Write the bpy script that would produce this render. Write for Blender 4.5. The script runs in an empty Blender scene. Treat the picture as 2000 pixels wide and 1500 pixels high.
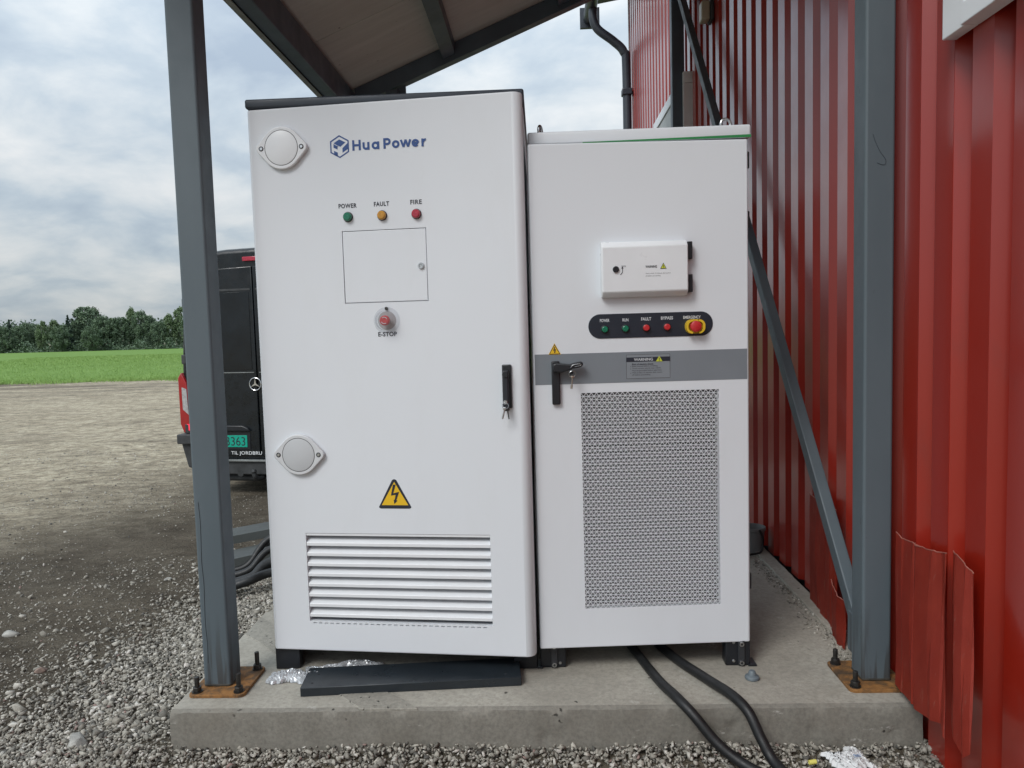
import bpy, bmesh, math, random
import numpy as np
from mathutils import Vector, Matrix
R_ = math.radians
random.seed(7)
rng = np.random.default_rng(11)
scene = bpy.context.scene
COL = scene.collection

# ---------------------------------------------------------------- camera
F, YAW, PITCH, ROLL = 1500.0, R_(2.27), R_(-4.25), R_(-1.62)   # focal length in photo pixels (2000 wide)
CAM = Vector((0, 0, 1.45))
fw = Vector((-math.sin(YAW) * math.cos(PITCH), math.cos(YAW) * math.cos(PITCH), math.sin(PITCH)))
rt0 = Vector((math.cos(YAW), math.sin(YAW), 0)); up0 = rt0.cross(fw)
rt = math.cos(ROLL) * rt0 + math.sin(ROLL) * up0
up = -math.sin(ROLL) * rt0 + math.cos(ROLL) * up0
cd = bpy.data.cameras.new('camera'); cam = bpy.data.objects.new('camera', cd); COL.objects.link(cam)
cd.sensor_width = 36; cd.lens = 36 * F / 2000; cd.clip_start = 0.05; cd.clip_end = 6000
mw = Matrix.Identity(4)
for i, v in enumerate((rt, up, -fw)):
    for j in range(3): mw[j][i] = v[j]
mw.translation = CAM
cam.matrix_world = mw
scene.camera = cam

# ---------------------------------------------------------------- sky and light
SUN_EL, SUN_AZ = R_(44), R_(215)       # high, behind the camera and to the left
world = bpy.data.worlds.new('World'); scene.world = world; world.use_nodes = True
nt = world.node_tree; nt.nodes.clear()
def wn(t, **k):
    n = nt.nodes.new(t)
    for a, b in k.items(): setattr(n, a, b)
    return n
L = nt.links.new
out = wn('ShaderNodeOutputWorld'); bg = wn('ShaderNodeBackground'); bg.inputs['Strength'].default_value = 0.1
sky = wn('ShaderNodeTexSky', sky_type='NISHITA'); sky.sun_disc = False
sky.sun_elevation = SUN_EL; sky.sun_rotation = SUN_AZ
tc = wn('ShaderNodeTexCoord'); sep = wn('ShaderNodeSeparateXYZ'); L(tc.outputs['Generated'], sep.inputs[0])
def wm(op, a, b=None, clamp=False):
    n = wn('ShaderNodeMath', operation=op); n.use_clamp = clamp
    for i, v in enumerate((a, b)):
        if v is None: continue
        if isinstance(v, (int, float)): n.inputs[i].default_value = v
        else: L(v, n.inputs[i])
    return n.outputs[0]
zz = wm('ADD', wm('MAXIMUM', sep.outputs['Z'], 0.0), 0.34)
cx = wm('DIVIDE', sep.outputs['X'], zz); cy = wm('DIVIDE', sep.outputs['Y'], zz)
cmb = wn('ShaderNodeCombineXYZ'); L(cx, cmb.inputs[0]); L(cy, cmb.inputs[1])
def wnoise(scale, detail, rough, off):
    mp = wn('ShaderNodeMapping'); mp.inputs['Location'].default_value = off; mp.inputs['Scale'].default_value = (scale, scale, scale)
    L(cmb.outputs[0], mp.inputs[0])
    n = wn('ShaderNodeTexNoise'); n.inputs['Scale'].default_value = 1.0
    n.inputs['Detail'].default_value = detail; n.inputs['Roughness'].default_value = rough
    n.inputs['Distortion'].default_value = 0.25
    L(mp.outputs[0], n.inputs['Vector']); return n.outputs[0]
na = wnoise(3.5, 9, 0.56, (3.1, 1.7, 0)); nb = wnoise(1.15, 4, 0.5, (9.2, 4.4, 2))
mixv = wm('ADD', wm('MULTIPLY', na, 0.62), wm('MULTIPLY', nb, 0.38))
ramp = wn('ShaderNodeValToRGB'); L(mixv, ramp.inputs[0])
cr = ramp.color_ramp
cr.elements[0].position = 0.37; cr.elements[0].color = (0.44, 0.53, 0.64, 1)
cr.elements[1].position = 0.63; cr.elements[1].color = (0.91, 0.935, 0.945, 1)
e = cr.elements.new(0.48); e.color = (0.60, 0.69, 0.77, 1)
e = cr.elements.new(0.55); e.color = (0.76, 0.82, 0.86, 1)
gain = wn('ShaderNodeMix', data_type='RGBA', blend_type='MULTIPLY'); gain.inputs[0].default_value = 1
L(ramp.outputs[0], gain.inputs[6])
# overcast sky: brighter overhead than at the horizon
gr = wm('MULTIPLY', wm('ADD', wm('MULTIPLY', wm('MAXIMUM', sep.outputs['Z'], 0.0), 1.9), 0.80), 6.9)
gc = wn('ShaderNodeCombineXYZ')
for i in range(3): L(gr, gc.inputs[i])
L(gc.outputs[0], gain.inputs[7])
mx = wn('ShaderNodeMix', data_type='RGBA'); mx.inputs[0].default_value = 0.9
L(sky.outputs[0], mx.inputs[6]); L(gain.outputs[2], mx.inputs[7])
L(mx.outputs[2], bg.inputs['Color']); L(bg.outputs[0], out.inputs[0])

sl = bpy.data.lights.new('sun', 'SUN'); sl.energy = 1.5; sl.angle = R_(22); sl.color = (1.0, 0.98, 0.955)
so = bpy.data.objects.new('sun', sl); COL.objects.link(so)
sd = Vector((math.sin(SUN_AZ) * math.cos(SUN_EL), math.cos(SUN_AZ) * math.cos(SUN_EL), math.sin(SUN_EL)))
so.rotation_euler = sd.to_track_quat('Z', 'Y').to_euler(); so.location = (-4, -6, 12)

vs = scene.view_settings
vs.view_transform = 'Standard'; vs.look = 'None'; vs.gamma = 1; vs.use_curve_mapping = False
vs.exposure = 0.22
try: scene.display_settings.display_device = 'sRGB'
except Exception: pass
scene.cycles.use_denoising = True
scene.cycles.max_bounces = 8; scene.cycles.transparent_max_bounces = 12

# ---------------------------------------------------------------- pixel -> place
def ray(px, py): return fw + rt * ((px - 1000) / F) - up * ((py - 750) / F)
def on_z(px, py, z):
    d = ray(px, py); return CAM + d * ((z - CAM.z) / d.z)
def on_y(px, py, y):
    d = ray(px, py); return CAM + d * (y / d.y)
def on_x(px, py, x):
    d = ray(px, py); return CAM + d * (x / d.x)
def ground_z(x, y):
    if y < 2.6: z = 0.0
    elif y < 8: z = -0.28 * (y - 2.6) / 5.4
    elif y < 33: z = -0.28 - 0.08 * (y - 8) / 25
    elif y < 230: z = -0.36 - 1.75 * (y - 33) / 197
    else: z = -2.11
    if x > -1.5 and 2.6 <= y < 7.5: z *= max(0.0, min(1.0, (-1.0 - x) / 0.5)) if x < -1.0 else 0.0
    return z
def on_ground(px, py):
    d = ray(px, py); t = 1.0
    for i in range(4000):
        p = CAM + d * t
        if p.z <= ground_z(p.x, p.y): return p
        t *= 1.004
    return CAM + d * t

# ---------------------------------------------------------------- materials
MATS = {}
def node_mat(name):
    m = bpy.data.materials.new(name); m.use_nodes = True
    n = m.node_tree; b = n.nodes['Principled BSDF']
    return m, n, b
class NT:
    """small helper to write node graphs"""
    def __init__(s, tree): s.t = tree
    def n(s, typ, **k):
        x = s.t.nodes.new(typ)
        for a, b in k.items(): setattr(x, a, b)
        return x
    def put(s, sock, v):
        if isinstance(v, bpy.types.NodeSocket): s.t.links.new(v, sock)
        else: sock.default_value = v
    def coord(s, scale=(1, 1, 1), loc=(0, 0, 0), rot=(0, 0, 0), space='Object'):
        c = s.n('ShaderNodeTexCoord'); m = s.n('ShaderNodeMapping')
        m.inputs['Scale'].default_value = scale; m.inputs['Location'].default_value = loc; m.inputs['Rotation'].default_value = rot
        s.t.links.new(c.outputs[space], m.inputs[0]); return m.outputs[0]
    def geo(s, scale=(1, 1, 1), loc=(0, 0, 0), rot=(0, 0, 0)):
        c = s.n('ShaderNodeNewGeometry'); m = s.n('ShaderNodeMapping')
        m.inputs['Scale'].default_value = scale; m.inputs['Location'].default_value = loc; m.inputs['Rotation'].default_value = rot
        s.t.links.new(c.outputs['Position'], m.inputs[0]); return m.outputs[0]
    def noise(s, vec, scale, detail=4, rough=0.55, dist=0):
        x = s.n('ShaderNodeTexNoise'); s.put(x.inputs['Vector'], vec)
        x.inputs['Scale'].default_value = scale; x.inputs['Detail'].default_value = detail
        x.inputs['Roughness'].default_value = rough; x.inputs['Distortion'].default_value = dist
        return x.outputs[0]
    def vor(s, vec, scale, feature='F1'):
        x = s.n('ShaderNodeTexVoronoi', feature=feature); s.put(x.inputs['Vector'], vec); x.inputs['Scale'].default_value = scale
        return x
    def ramp(s, v, stops):
        x = s.n('ShaderNodeValToRGB'); s.put(x.inputs[0], v); c = x.color_ramp
        while len(c.elements) < len(stops): c.elements.new(0.5)
        for e, (p, col) in zip(c.elements, stops):
            e.position = p; e.color = (col, col, col, 1) if isinstance(col, (int, float)) else (*col, 1)
        return x.outputs[0]
    def mix(s, f, a, b, mode='MIX'):
        x = s.n('ShaderNodeMix', data_type='RGBA', blend_type=mode)
        s.put(x.inputs[0], f)
        s.put(x.inputs[6], (*a, 1) if isinstance(a, tuple) and len(a) == 3 else a)
        s.put(x.inputs[7], (*b, 1) if isinstance(b, tuple) and len(b) == 3 else b)
        return x.outputs[2]
    def math(s, op, a, b=0.0, clamp=False):
        x = s.n('ShaderNodeMath', operation=op); x.use_clamp = clamp
        s.put(x.inputs[0], a); s.put(x.inputs[1], b); return x.outputs[0]
    def bump(s, h, strength=0.3, dist=0.01, normal=None):
        x = s.n('ShaderNodeBump'); x.inputs['Strength'].default_value = strength; x.inputs['Distance'].default_value = dist
        s.put(x.inputs['Height'], h)
        if normal is not None: s.put(x.inputs['Normal'], normal)
        return x.outputs[0]

def pmat(name, col, rough=0.5, metal=0.0, var=0.06, vscale=6, bump=0.0, bscale=80, bdist=0.002, coat=0.0, rvar=0.08, emit=None):
    if name in MATS: return MATS[name]
    m, t, b = node_mat(name); N = NT(t)
    v = N.coord()
    n1 = N.noise(v, vscale, 5, 0.6)
    lo = tuple(c * (1 - var * 2) for c in col); hi = tuple(min(1, c * (1 + var * 1.2)) for c in col)
    N.put(b.inputs['Base Color'], N.ramp(n1, [(0.3, lo), (0.7, hi)]))
    N.put(b.inputs['Roughness'], N.ramp(N.noise(v, vscale * 3.1, 4), [(0.3, max(0.02, rough - rvar)), (0.7, min(1, rough + rvar))]))
    b.inputs['Metallic'].default_value = metal
    if coat:
        b.inputs['Coat Weight'].default_value = coat; b.inputs['Coat Roughness'].default_value = 0.12
    if bump: N.put(b.inputs['Normal'], N.bump(N.noise(v, bscale, 3), bump, bdist))
    if emit:
        b.inputs['Emission Color'].default_value = (*emit[0], 1); b.inputs['Emission Strength'].default_value = emit[1]
    MATS[name] = m
    return m

# cabinet powder coat: faint orange peel, faint dust smears
def cabinet_mat():
    m, t, b = node_mat('white_powder_coat'); N = NT(t); v = N.geo()
    dust = N.noise(N.geo((1, 1, 0.35)), 5, 6, 0.65)
    col = N.mix(N.ramp(dust, [(0.5, 0.0), (0.78, 0.20)]), (0.715, 0.75, 0.79), (0.62, 0.635, 0.64))
    N.put(b.inputs['Base Color'], col)
    N.put(b.inputs['Roughness'], N.ramp(N.noise(v, 9, 4), [(0.3, 0.34), (0.7, 0.46)]))
    N.put(b.inputs['Normal'], N.bump(N.noise(v, 420, 2), 0.05, 0.001))
    return m
WHITE = cabinet_mat()
TRIM_WHITE = pmat('white_plastic', (0.76, 0.785, 0.81), 0.35, var=0.02)
PALE_GREY = pmat('pale_grey_plastic', (0.52, 0.54, 0.56), 0.45, var=0.02)
DARKBLUE = pmat('dark_slate_paint', (0.042, 0.052, 0.068), 0.42, var=0.1, bump=0.05, bscale=300)
BLACK = pmat('black_paint', (0.012, 0.014, 0.018), 0.38, var=0.15, bump=0.05, bscale=200)
RUBBER = pmat('black_rubber', (0.011, 0.012, 0.013), 0.5, var=0.2, vscale=20, bump=0.15, bscale=60)
STRIPE = pmat('grey_stripe_paint', (0.20, 0.225, 0.25), 0.4, var=0.02)
STEEL = pmat('zinc_steel', (0.55, 0.56, 0.57), 0.28, 1.0, var=0.08)
DARKSTEEL = pmat('dark_bolt_steel', (0.06, 0.058, 0.055), 0.45, 0.7, var=0.2, vscale=40)
INK = pmat('black_print', (0.018, 0.022, 0.035), 0.5, var=0.02)
BLUEINK = pmat('blue_print', (0.025, 0.075, 0.25), 0.45, var=0.02)
WHITEINK = pmat('white_print', (0.62, 0.65, 0.68), 0.5, var=0.02)
YELLOW = pmat('yellow_sticker', (0.80, 0.50, 0.02), 0.4, var=0.03)
YELLOWP = pmat('yellow_plastic', (0.72, 0.48, 0.03), 0.35, var=0.04)
LIME = pmat('lime_sticker', (0.55, 0.60, 0.05), 0.45, var=0.03)
GREEN = pmat('green_lens', (0.0, 0.16, 0.085), 0.22, var=0.12, vscale=60, coat=0.5)
AMBER = pmat('amber_lens', (0.55, 0.26, 0.02), 0.22, var=0.12, vscale=60, coat=0.5)
REDL = pmat('red_lens', (0.42, 0.018, 0.045), 0.22, var=0.12, vscale=60, coat=0.5)
REDP = pmat('red_plastic', (0.50, 0.025, 0.03), 0.35, var=0.05)
GREENP = pmat('green_stripe_paint', (0.02, 0.22, 0.06), 0.4, var=0.03)
GALV = pmat('galvanised_edge', (0.26, 0.275, 0.27), 0.5, 0.3, var=0.15, vscale=9)
DARKIN = pmat('dark_interior', (0.02, 0.022, 0.026), 0.7)
SLATGREY = pmat('grey_filter_slat', (0.21, 0.215, 0.23), 0.55, var=0.05)

def post_mat():
    m, t, b = node_mat('blue_grey_post_paint'); N = NT(t); v = N.geo()
    n1 = N.noise(N.geo((1, 1, 0.25)), 4, 5)
    base = N.ramp(n1, [(0.3, (0.084, 0.110, 0.127)), (0.7, (0.103, 0.132, 0.150))])
    scr = N.noise(N.geo((34, 34, 2.2), rot=(0.12, 0.05, 0)), 1.0, 3, 0.5)
    low = N.n('ShaderNodeSeparateXYZ'); t.links.new(N.geo(), low.inputs[0])
    lowf = N.math('MULTIPLY', N.ramp(low.outputs[2], [(0.15, 1.0), (0.45, 0.0)]), N.ramp(scr, [(0.50, 0.0), (0.57, 0.9)]))
    anyw = N.ramp(N.noise(N.geo((9, 9, 3)), 2.0, 6, 0.7), [(0.66, 0.0), (0.70, 0.6)])
    f = N.math('MAXIMUM', lowf, anyw)
    N.put(b.inputs['Base Color'], N.mix(f, base, (0.045, 0.045, 0.045)))
    N.put(b.inputs['Roughness'], N.ramp(N.noise(v, 14, 3), [(0.3, 0.48), (0.7, 0.62)]))
    N.put(b.inputs['Normal'], N.bump(N.noise(v, 60, 3), 0.08, 0.002))
    return m
POST = post_mat()
BEAM = pmat('dark_beam_paint', (0.078, 0.105, 0.135), 0.45, var=0.12, vscale=3, bump=0.05, bscale=50)

def rust_mat():
    m, t, b = node_mat('rusted_plate'); N = NT(t); v = N.geo()
    n1 = N.math('ADD', N.math('MULTIPLY', N.noise(v, 26, 6, 0.7, 0.4), 0.55), N.math('MULTIPLY', N.noise(v, 9, 4, 0.6, 0.8), 0.45))
    col = N.ramp(n1, [(0.34, (0.035, 0.029, 0.023)), (0.46, (0.11, 0.062, 0.028)), (0.56, (0.27, 0.125, 0.035)), (0.72, (0.36, 0.19, 0.07))])
    N.put(b.inputs['Base Color'], col); b.inputs['Roughness'].default_value = 0.8
    N.put(b.inputs['Normal'], N.bump(N.noise(v, 160, 4), 0.35, 0.003))
    return m
RUST = rust_mat()
EDGE = pmat('dark_oxide_edge', (0.05, 0.045, 0.035), 0.7, var=0.3, vscale=30, bump=0.2)

def concrete_mat(name, rough_cast=False, tone=1.0):
    m, t, b = node_mat(name); N = NT(t); v = N.geo()
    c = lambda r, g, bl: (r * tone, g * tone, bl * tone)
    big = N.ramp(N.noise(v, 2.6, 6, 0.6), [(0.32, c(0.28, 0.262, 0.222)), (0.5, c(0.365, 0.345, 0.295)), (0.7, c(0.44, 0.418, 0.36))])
    fine = N.noise(v, 70, 5, 0.7)
    col = N.mix(N.ramp(fine, [(0.35, 0.55), (0.6, 0.0)]), big, c(0.20, 0.19, 0.165))
    # trowel streaks, white lime scuffs, dark pits
    scuff = N.ramp(N.noise(N.geo((3.5, 3.5, 13), rot=(0, 0.22, 0.1)), 1.6, 6, 0.75), [(0.615, 0.0), (0.67, 0.8)])
    scuff = N.math('MULTIPLY', scuff, N.ramp(fine, [(0.42, 0.0), (0.58, 0.8)]))
    col = N.mix(scuff, col, (0.56, 0.55, 0.51))
    vd = N.mix(0.045, v, N.n('ShaderNodeTexNoise').outputs[1]); dn = [n for n in t.nodes if n.bl_idname == 'ShaderNodeTexNoise'][-1]; N.put(dn.inputs['Vector'], v); dn.inputs['Scale'].default_value = 30; dn.inputs['Detail'].default_value = 4
    pit = N.vor(vd, 21 if not rough_cast else 34)
    pm = N.math('MULTIPLY', N.ramp(pit.outputs['Distance'], [(0.09, 1.0), (0.15, 0.0)]), N.ramp(N.noise(v, 6.5, 3), [(0.56, 0.0), (0.62, 1.0)] if not rough_cast else [(0.3, 0.0), (0.45, 1.0)]))
    col = N.mix(pm, col, (0.05, 0.047, 0.04))
    stain = N.ramp(N.noise(v, 1.5, 5, 0.6, 0.5), [(0.56, 0.0), (0.72, 0.35)])
    col = N.mix(stain, col, (0.19, 0.16, 0.12))
    N.put(b.inputs['Base Color'], col)
    b.inputs['Roughness'].default_value = 0.88
    h = N.math('SUBTRACT', N.math('ADD', N.math('MULTIPLY', fine, 0.5), N.noise(v, 24, 4)), N.math('MULTIPLY', pm, 1.5))
    N.put(b.inputs['Normal'], N.bump(h, 0.75 if rough_cast else 0.38, 0.006 if rough_cast else 0.004))
    return m
CONC = concrete_mat('slab_concrete'); CONCF = concrete_mat('darker_face_concrete', False, 0.62); CONCR = concrete_mat('rough_cast_concrete', True, 0.80)  # front face: same concrete in one darker tone

def red_mat():
    m, t, b = node_mat('red_coated_steel'); N = NT(t); v = N.geo()
    n1 = N.noise(N.geo((1, 1, 0.12)), 2.5, 5)
    col = N.ramp(n1, [(0.3, (0.265, 0.013, 0.005)), (0.7, (0.33, 0.019, 0.008))])
    grime = N.ramp(N.noise(N.geo((2, 2, 0.7)), 3, 6, 0.7), [(0.55, 0.0), (0.8, 0.35)])
    col = N.mix(grime, col, (0.13, 0.03, 0.024))
    chip = N.ramp(N.noise(N.geo((7, 7, 3.2)), 5, 4, 0.8), [(0.775, 0.0), (0.79, 0.8)])
    col = N.mix(chip, col, (0.42, 0.24, 0.2))
    N.put(b.inputs['Base Color'], col)
    N.put(b.inputs['Roughness'], N.ramp(N.noise(v, 7, 3), [(0.3, 0.34), (0.7, 0.44)]))
    # long faint buckling of thin sheet
    N.put(b.inputs['Normal'], N.bump(N.noise(N.geo((1.2, 2.2, 0.9)), 2.2, 3), 0.10, 0.02))
    b.inputs['Coat Weight'].default_value = 0.9; b.inputs['Coat Roughness'].default_value = 0.19; b.inputs['Coat IOR'].default_value = 1.5; b.inputs['Specular IOR Level'].default_value = 0.35
    return m
RED = red_mat()
def lit_red_mat():
    m, t, b = node_mat('brightened_red_sheet'); N = NT(t); v = N.geo()
    col = N.ramp(N.noise(v, 8, 5), [(0.3, (0.36, 0.036, 0.020)), (0.7, (0.45, 0.055, 0.031))])  # red lightened to paint in light on the tilted sheets; scratches are wear
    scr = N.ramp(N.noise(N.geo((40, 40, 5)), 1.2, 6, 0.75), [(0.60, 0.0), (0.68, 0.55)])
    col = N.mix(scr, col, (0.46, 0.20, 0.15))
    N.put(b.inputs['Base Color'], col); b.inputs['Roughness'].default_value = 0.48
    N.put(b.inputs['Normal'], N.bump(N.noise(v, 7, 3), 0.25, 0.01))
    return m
OFFRED = lit_red_mat()
EDGEL = pmat('bare_cut_edge', (0.38, 0.13, 0.10), .5, var=.2, vscale=40)

def plywood_mat():
    m, t, b = node_mat('roof_panel_underside'); N = NT(t); v = N.geo()
    n1 = N.noise(N.geo((0.8, 6, 0.8)), 2.0, 6, 0.6)
    col = N.ramp(n1, [(0.3, (0.50, 0.475, 0.43)), (0.7, (0.61, 0.585, 0.54))])
    sp = N.math('MULTIPLY', N.ramp(N.vor(v, 14).outputs['Distance'], [(0.08, 1.0), (0.16, 0.0)]), N.ramp(N.noise(v, 2.3, 2), [(0.54, 0.0), (0.62, 0.8)]))
    N.put(b.inputs['Base Color'], N.mix(sp, col, (0.04, 0.035, 0.03)))
    b.inputs['Roughness'].default_value = 0.75
    return m
PLY = plywood_mat()

def ground_mat():
    m, t, b = node_mat('dirt_yard'); N = NT(t); v = N.geo()
    s = N.n('ShaderNodeSeparateXYZ'); t.links.new(v, s.inputs[0])
    wob = N.math('MULTIPLY', N.math('SUBTRACT', N.noise(v, 0.7, 6, 0.62), 0.5), 3.4)
    dist = N.math('ADD', N.math('ADD', N.math('MULTIPLY', s.outputs[1], 0.25), N.math('MULTIPLY', s.outputs[0], -1.0)), N.math('SUBTRACT', N.math('MULTIPLY', wob, 0.62), 1.5))
    # fresh dark fill near the slab -> pale sandy hard standing further out
    zone = N.math('MAXIMUM', N.ramp(N.math('DIVIDE', dist, 10.0), [(0.34, 0.0), (0.44, 0.42), (0.60, 1.0)]), N.ramp(N.math('DIVIDE', N.math('ADD', s.outputs[1], N.math('MULTIPLY', wob, 0.2)), 4.0), [(0.50, 1.0), (0.66, 0.0)]))  # ground at and behind the camera set pale to bounce light up
    fine = N.noise(v, 32, 7, 0.72)
    mid = N.noise(v, 4.2, 6, 0.65)
    dark = N.ramp(mid, [(0.3, (0.068, 0.057, 0.043)), (0.5, (0.112, 0.096, 0.074)), (0.72, (0.18, 0.157, 0.122))])
    pale = N.ramp(mid, [(0.3, (0.31, 0.262, 0.192)), (0.5, (0.49, 0.428, 0.318)), (0.72, (0.64, 0.572, 0.44))])
    col = N.mix(zone, dark, pale)
    # wheel tracks: long smears across the yard
    tr = N.noise(N.geo((0.30, 1.0, 1), rot=(0, 0, 0.30)), 0.75, 7, 0.68, 1.4)
    col = N.mix(N.ramp(tr, [(0.50, 0.0), (0.66, 0.55)]), col, (0.19, 0.163, 0.125))
    far = N.math('MULTIPLY', N.ramp(N.math('DIVIDE', s.outputs[1], 40.0), [(0.50, 0.0), (0.74, 1.0)]), N.ramp(N.noise(N.geo((0.25, 1, 1)), 0.8, 5), [(0.44, 0.0), (0.58, 0.75)]))
    col = N.mix(far, col, (0.12, 0.10, 0.082))
    cl2 = N.noise(N.geo((0.8, 1.3, 1)), 7.5, 6, 0.75, 0.5)
    col = N.mix(N.ramp(cl2, [(0.40, 0.6), (0.52, 0.0)]), col, (0.12, 0.10, 0.077))
    col = N.mix(N.ramp(fine, [(0.36, 0.55), (0.52, 0.0)]), col, (0.075, 0.067, 0.056))
    col = N.mix(N.ramp(fine, [(0.60, 0.0), (0.74, 0.55)]), col, (0.45, 0.43, 0.385))
    st = N.vor(v, 60); peb = N.ramp(st.outputs['Distance'], [(0.12, 1.0), (0.30, 0.0)])
    N.put(b.inputs['Base Color'], col); b.inputs['Roughness'].default_value = 0.95
    b.inputs['Specular IOR Level'].default_value = 0.05
    h = N.math('ADD', N.math('ADD', N.math('MULTIPLY', fine, 0.9), N.math('MULTIPLY', mid, 1.6)), N.math('MULTIPLY', peb, 0.22))
    N.put(b.inputs['Normal'], N.bump(h, 0.95, 0.035))
    return m
def field_mat():
    m, t, b = node_mat('young_crop'); N = NT(t); v = N.geo()
    n1 = N.noise(N.geo((0.6, 0.25, 1)), 0.4, 6, 0.6); n2 = N.noise(v, 9, 4, 0.7)
    col = N.ramp(n1, [(0.3, (0.135, 0.218, 0.060)), (0.7, (0.175, 0.275, 0.080))])
    col = N.mix(N.ramp(n2, [(0.35, 0.45), (0.6, 0.0)]), col, (0.09, 0.19, 0.035))
    N.put(b.inputs['Base Color'], col); b.inputs['Roughness'].default_value = 0.9; b.inputs['Specular IOR Level'].default_value = 0.05
    N.put(b.inputs['Normal'], N.bump(n2, 0.5, 0.08))
    return m
def tint_mat(name, stops, rough=0.85, bump=0.3, bscale=90, trans=0.0, seed_scale=1.0):
    """colour from a per-piece value stored on the mesh"""
    m, t, b = node_mat(name); N = NT(t)
    a = N.n('ShaderNodeAttribute'); a.attribute_name = 'tint'
    col = N.ramp(a.outputs['Fac'], stops)
    v = N.geo()
    if bump:
        n = N.noise(v, bscale, 4)
        col = N.mix(N.ramp(n, [(0.3, 0.4), (0.6, 0.0)]), col, (0.10, 0.095, 0.085))
        N.put(b.inputs['Normal'], N.bump(n, bump, 0.002))
    N.put(b.inputs['Base Color'], col); b.inputs['Roughness'].default_value = rough; b.inputs['Specular IOR Level'].default_value = 0.2
    if trans:
        b.inputs['Transmission Weight'].default_value = 0.0
        b.inputs['Subsurface Weight'].default_value = 0.0
    return m
GROUND = ground_mat(); FIELD = field_mat()
STONE = tint_mat('crushed_stone', [(0.0, (0.10, 0.096, 0.088)), (0.2, (0.19, 0.178, 0.154)), (0.5, (0.335, 0.314, 0.268)), (0.75, (0.475, 0.448, 0.388)), (0.95, (0.65, 0.625, 0.57)), (1.0, (0.30, 0.21, 0.185))])
BLADE = tint_mat('crop_blades', [(0.0, (0.145, 0.235, 0.058)), (0.6, (0.215, 0.335, 0.095)), (1.0, (0.33, 0.42, 0.17))], 0.6, 0)
LEAF = tint_mat('broad_leaves', [(0.0, (0.085, 0.125, 0.088)), (0.5, (0.13, 0.185, 0.118)), (1.0, (0.18, 0.25, 0.145))], 0.6, 0)  # leaves lightened and blued, distance haze put into their colour
LEAFB = tint_mat('birch_leaves', [(0.0, (0.105, 0.150, 0.085)), (0.5, (0.16, 0.225, 0.120)), (1.0, (0.215, 0.285, 0.15))], 0.6, 0)
NEEDLE = tint_mat('spruce_needles', [(0.0, (0.030, 0.052, 0.042)), (0.5, (0.045, 0.075, 0.056)), (1.0, (0.065, 0.10, 0.07))], 0.7, 0)
BARK = pmat('tree_bark', (0.12, 0.10, 0.08), 0.9, var=0.25, vscale=3)
BIRCHB = pmat('birch_bark', (0.45, 0.44, 0.40), 0.8, var=0.3, vscale=3)

VANP = pmat('black_van_paint', (0.005, 0.008, 0.011), 0.30, var=0.3, vscale=5, coat=0.0, rvar=0.12)
VANGL = pmat('van_dark_glass', (0.005, 0.008, 0.011), 0.14, var=0.3, vscale=4)
VANTR = pmat('van_grey_trim', (0.045, 0.048, 0.05), 0.6, var=0.2, vscale=12, bump=0.2)
CHROME = pmat('chrome_trim', (0.75, 0.76, 0.78), 0.15, 1.0, var=0.02)
PLATEG = pmat('green_number_plate', (0.0, 0.36, 0.25), 0.4, var=0.02)
TAILR = pmat('tail_lamp_red', (0.36, 0.012, 0.015), 0.15, var=0.1, coat=0.6)
TAILC = pmat('tail_lamp_clear', (0.42, 0.42, 0.42), 0.15, var=0.15, vscale=40, coat=0.6)
TAILON = pmat('tail_lamp_lit', (0.7, 0.02, 0.05), 0.2, emit=((1.0, 0.03, 0.08), 0.8))
TYRE = pmat('tyre_rubber', (0.015, 0.015, 0.016), 0.75, var=0.2, vscale=20)

def film_mat():
    m, t, b = node_mat('clear_plastic_film'); N = NT(t)
    for l in list(t.links): t.links.remove(l)
    o = t.nodes['Material Output']
    tr = N.n('ShaderNodeBsdfTransparent'); tr.inputs[0].default_value = (0.86, 0.88, 0.9, 1)
    gl = N.n('ShaderNodeBsdfGlossy'); gl.inputs['Roughness'].default_value = 0.16; gl.inputs[0].default_value = (0.9, 0.92, 0.94, 1)
    df = N.n('ShaderNodeBsdfDiffuse'); df.inputs[0].default_value = (0.62, 0.64, 0.66, 1)
    fr = N.n('ShaderNodeFresnel'); fr.inputs[0].default_value = 1.7
    m1 = N.n('ShaderNodeMixShader'); m2 = N.n('ShaderNodeMixShader')
    m1.inputs[0].default_value = 0.42
    t.links.new(tr.outputs[0], m1.inputs[1]); t.links.new(df.outputs[0], m1.inputs[2])
    t.links.new(fr.outputs[0], m2.inputs[0]); t.links.new(m1.outputs[0], m2.inputs[1]); t.links.new(gl.outputs[0], m2.inputs[2])
    t.links.new(m2.outputs[0], o.inputs[0])
    return m
FILM = film_mat()
def cover_mat():
    m, t, b = node_mat('clear_guard_plastic'); N = NT(t)
    o = t.nodes['Material Output']
    tr = N.n('ShaderNodeBsdfTransparent'); tr.inputs[0].default_value = (0.9, 0.91, 0.92, 1)
    mm = N.n('ShaderNodeMixShader'); mm.inputs[0].default_value = 0.08
    b.inputs['Base Color'].default_value = (0.75, 0.76, 0.78, 1); b.inputs['Roughness'].default_value = 0.2
    t.links.new(tr.outputs[0], mm.inputs[1]); t.links.new(b.outputs[0], mm.inputs[2]); t.links.new(mm.outputs[0], o.inputs[0])
    return m
COVER = cover_mat()
SACH = pmat('white_sachet_paper', (0.70, 0.71, 0.71), 0.6, var=0.06, vscale=25)

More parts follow.
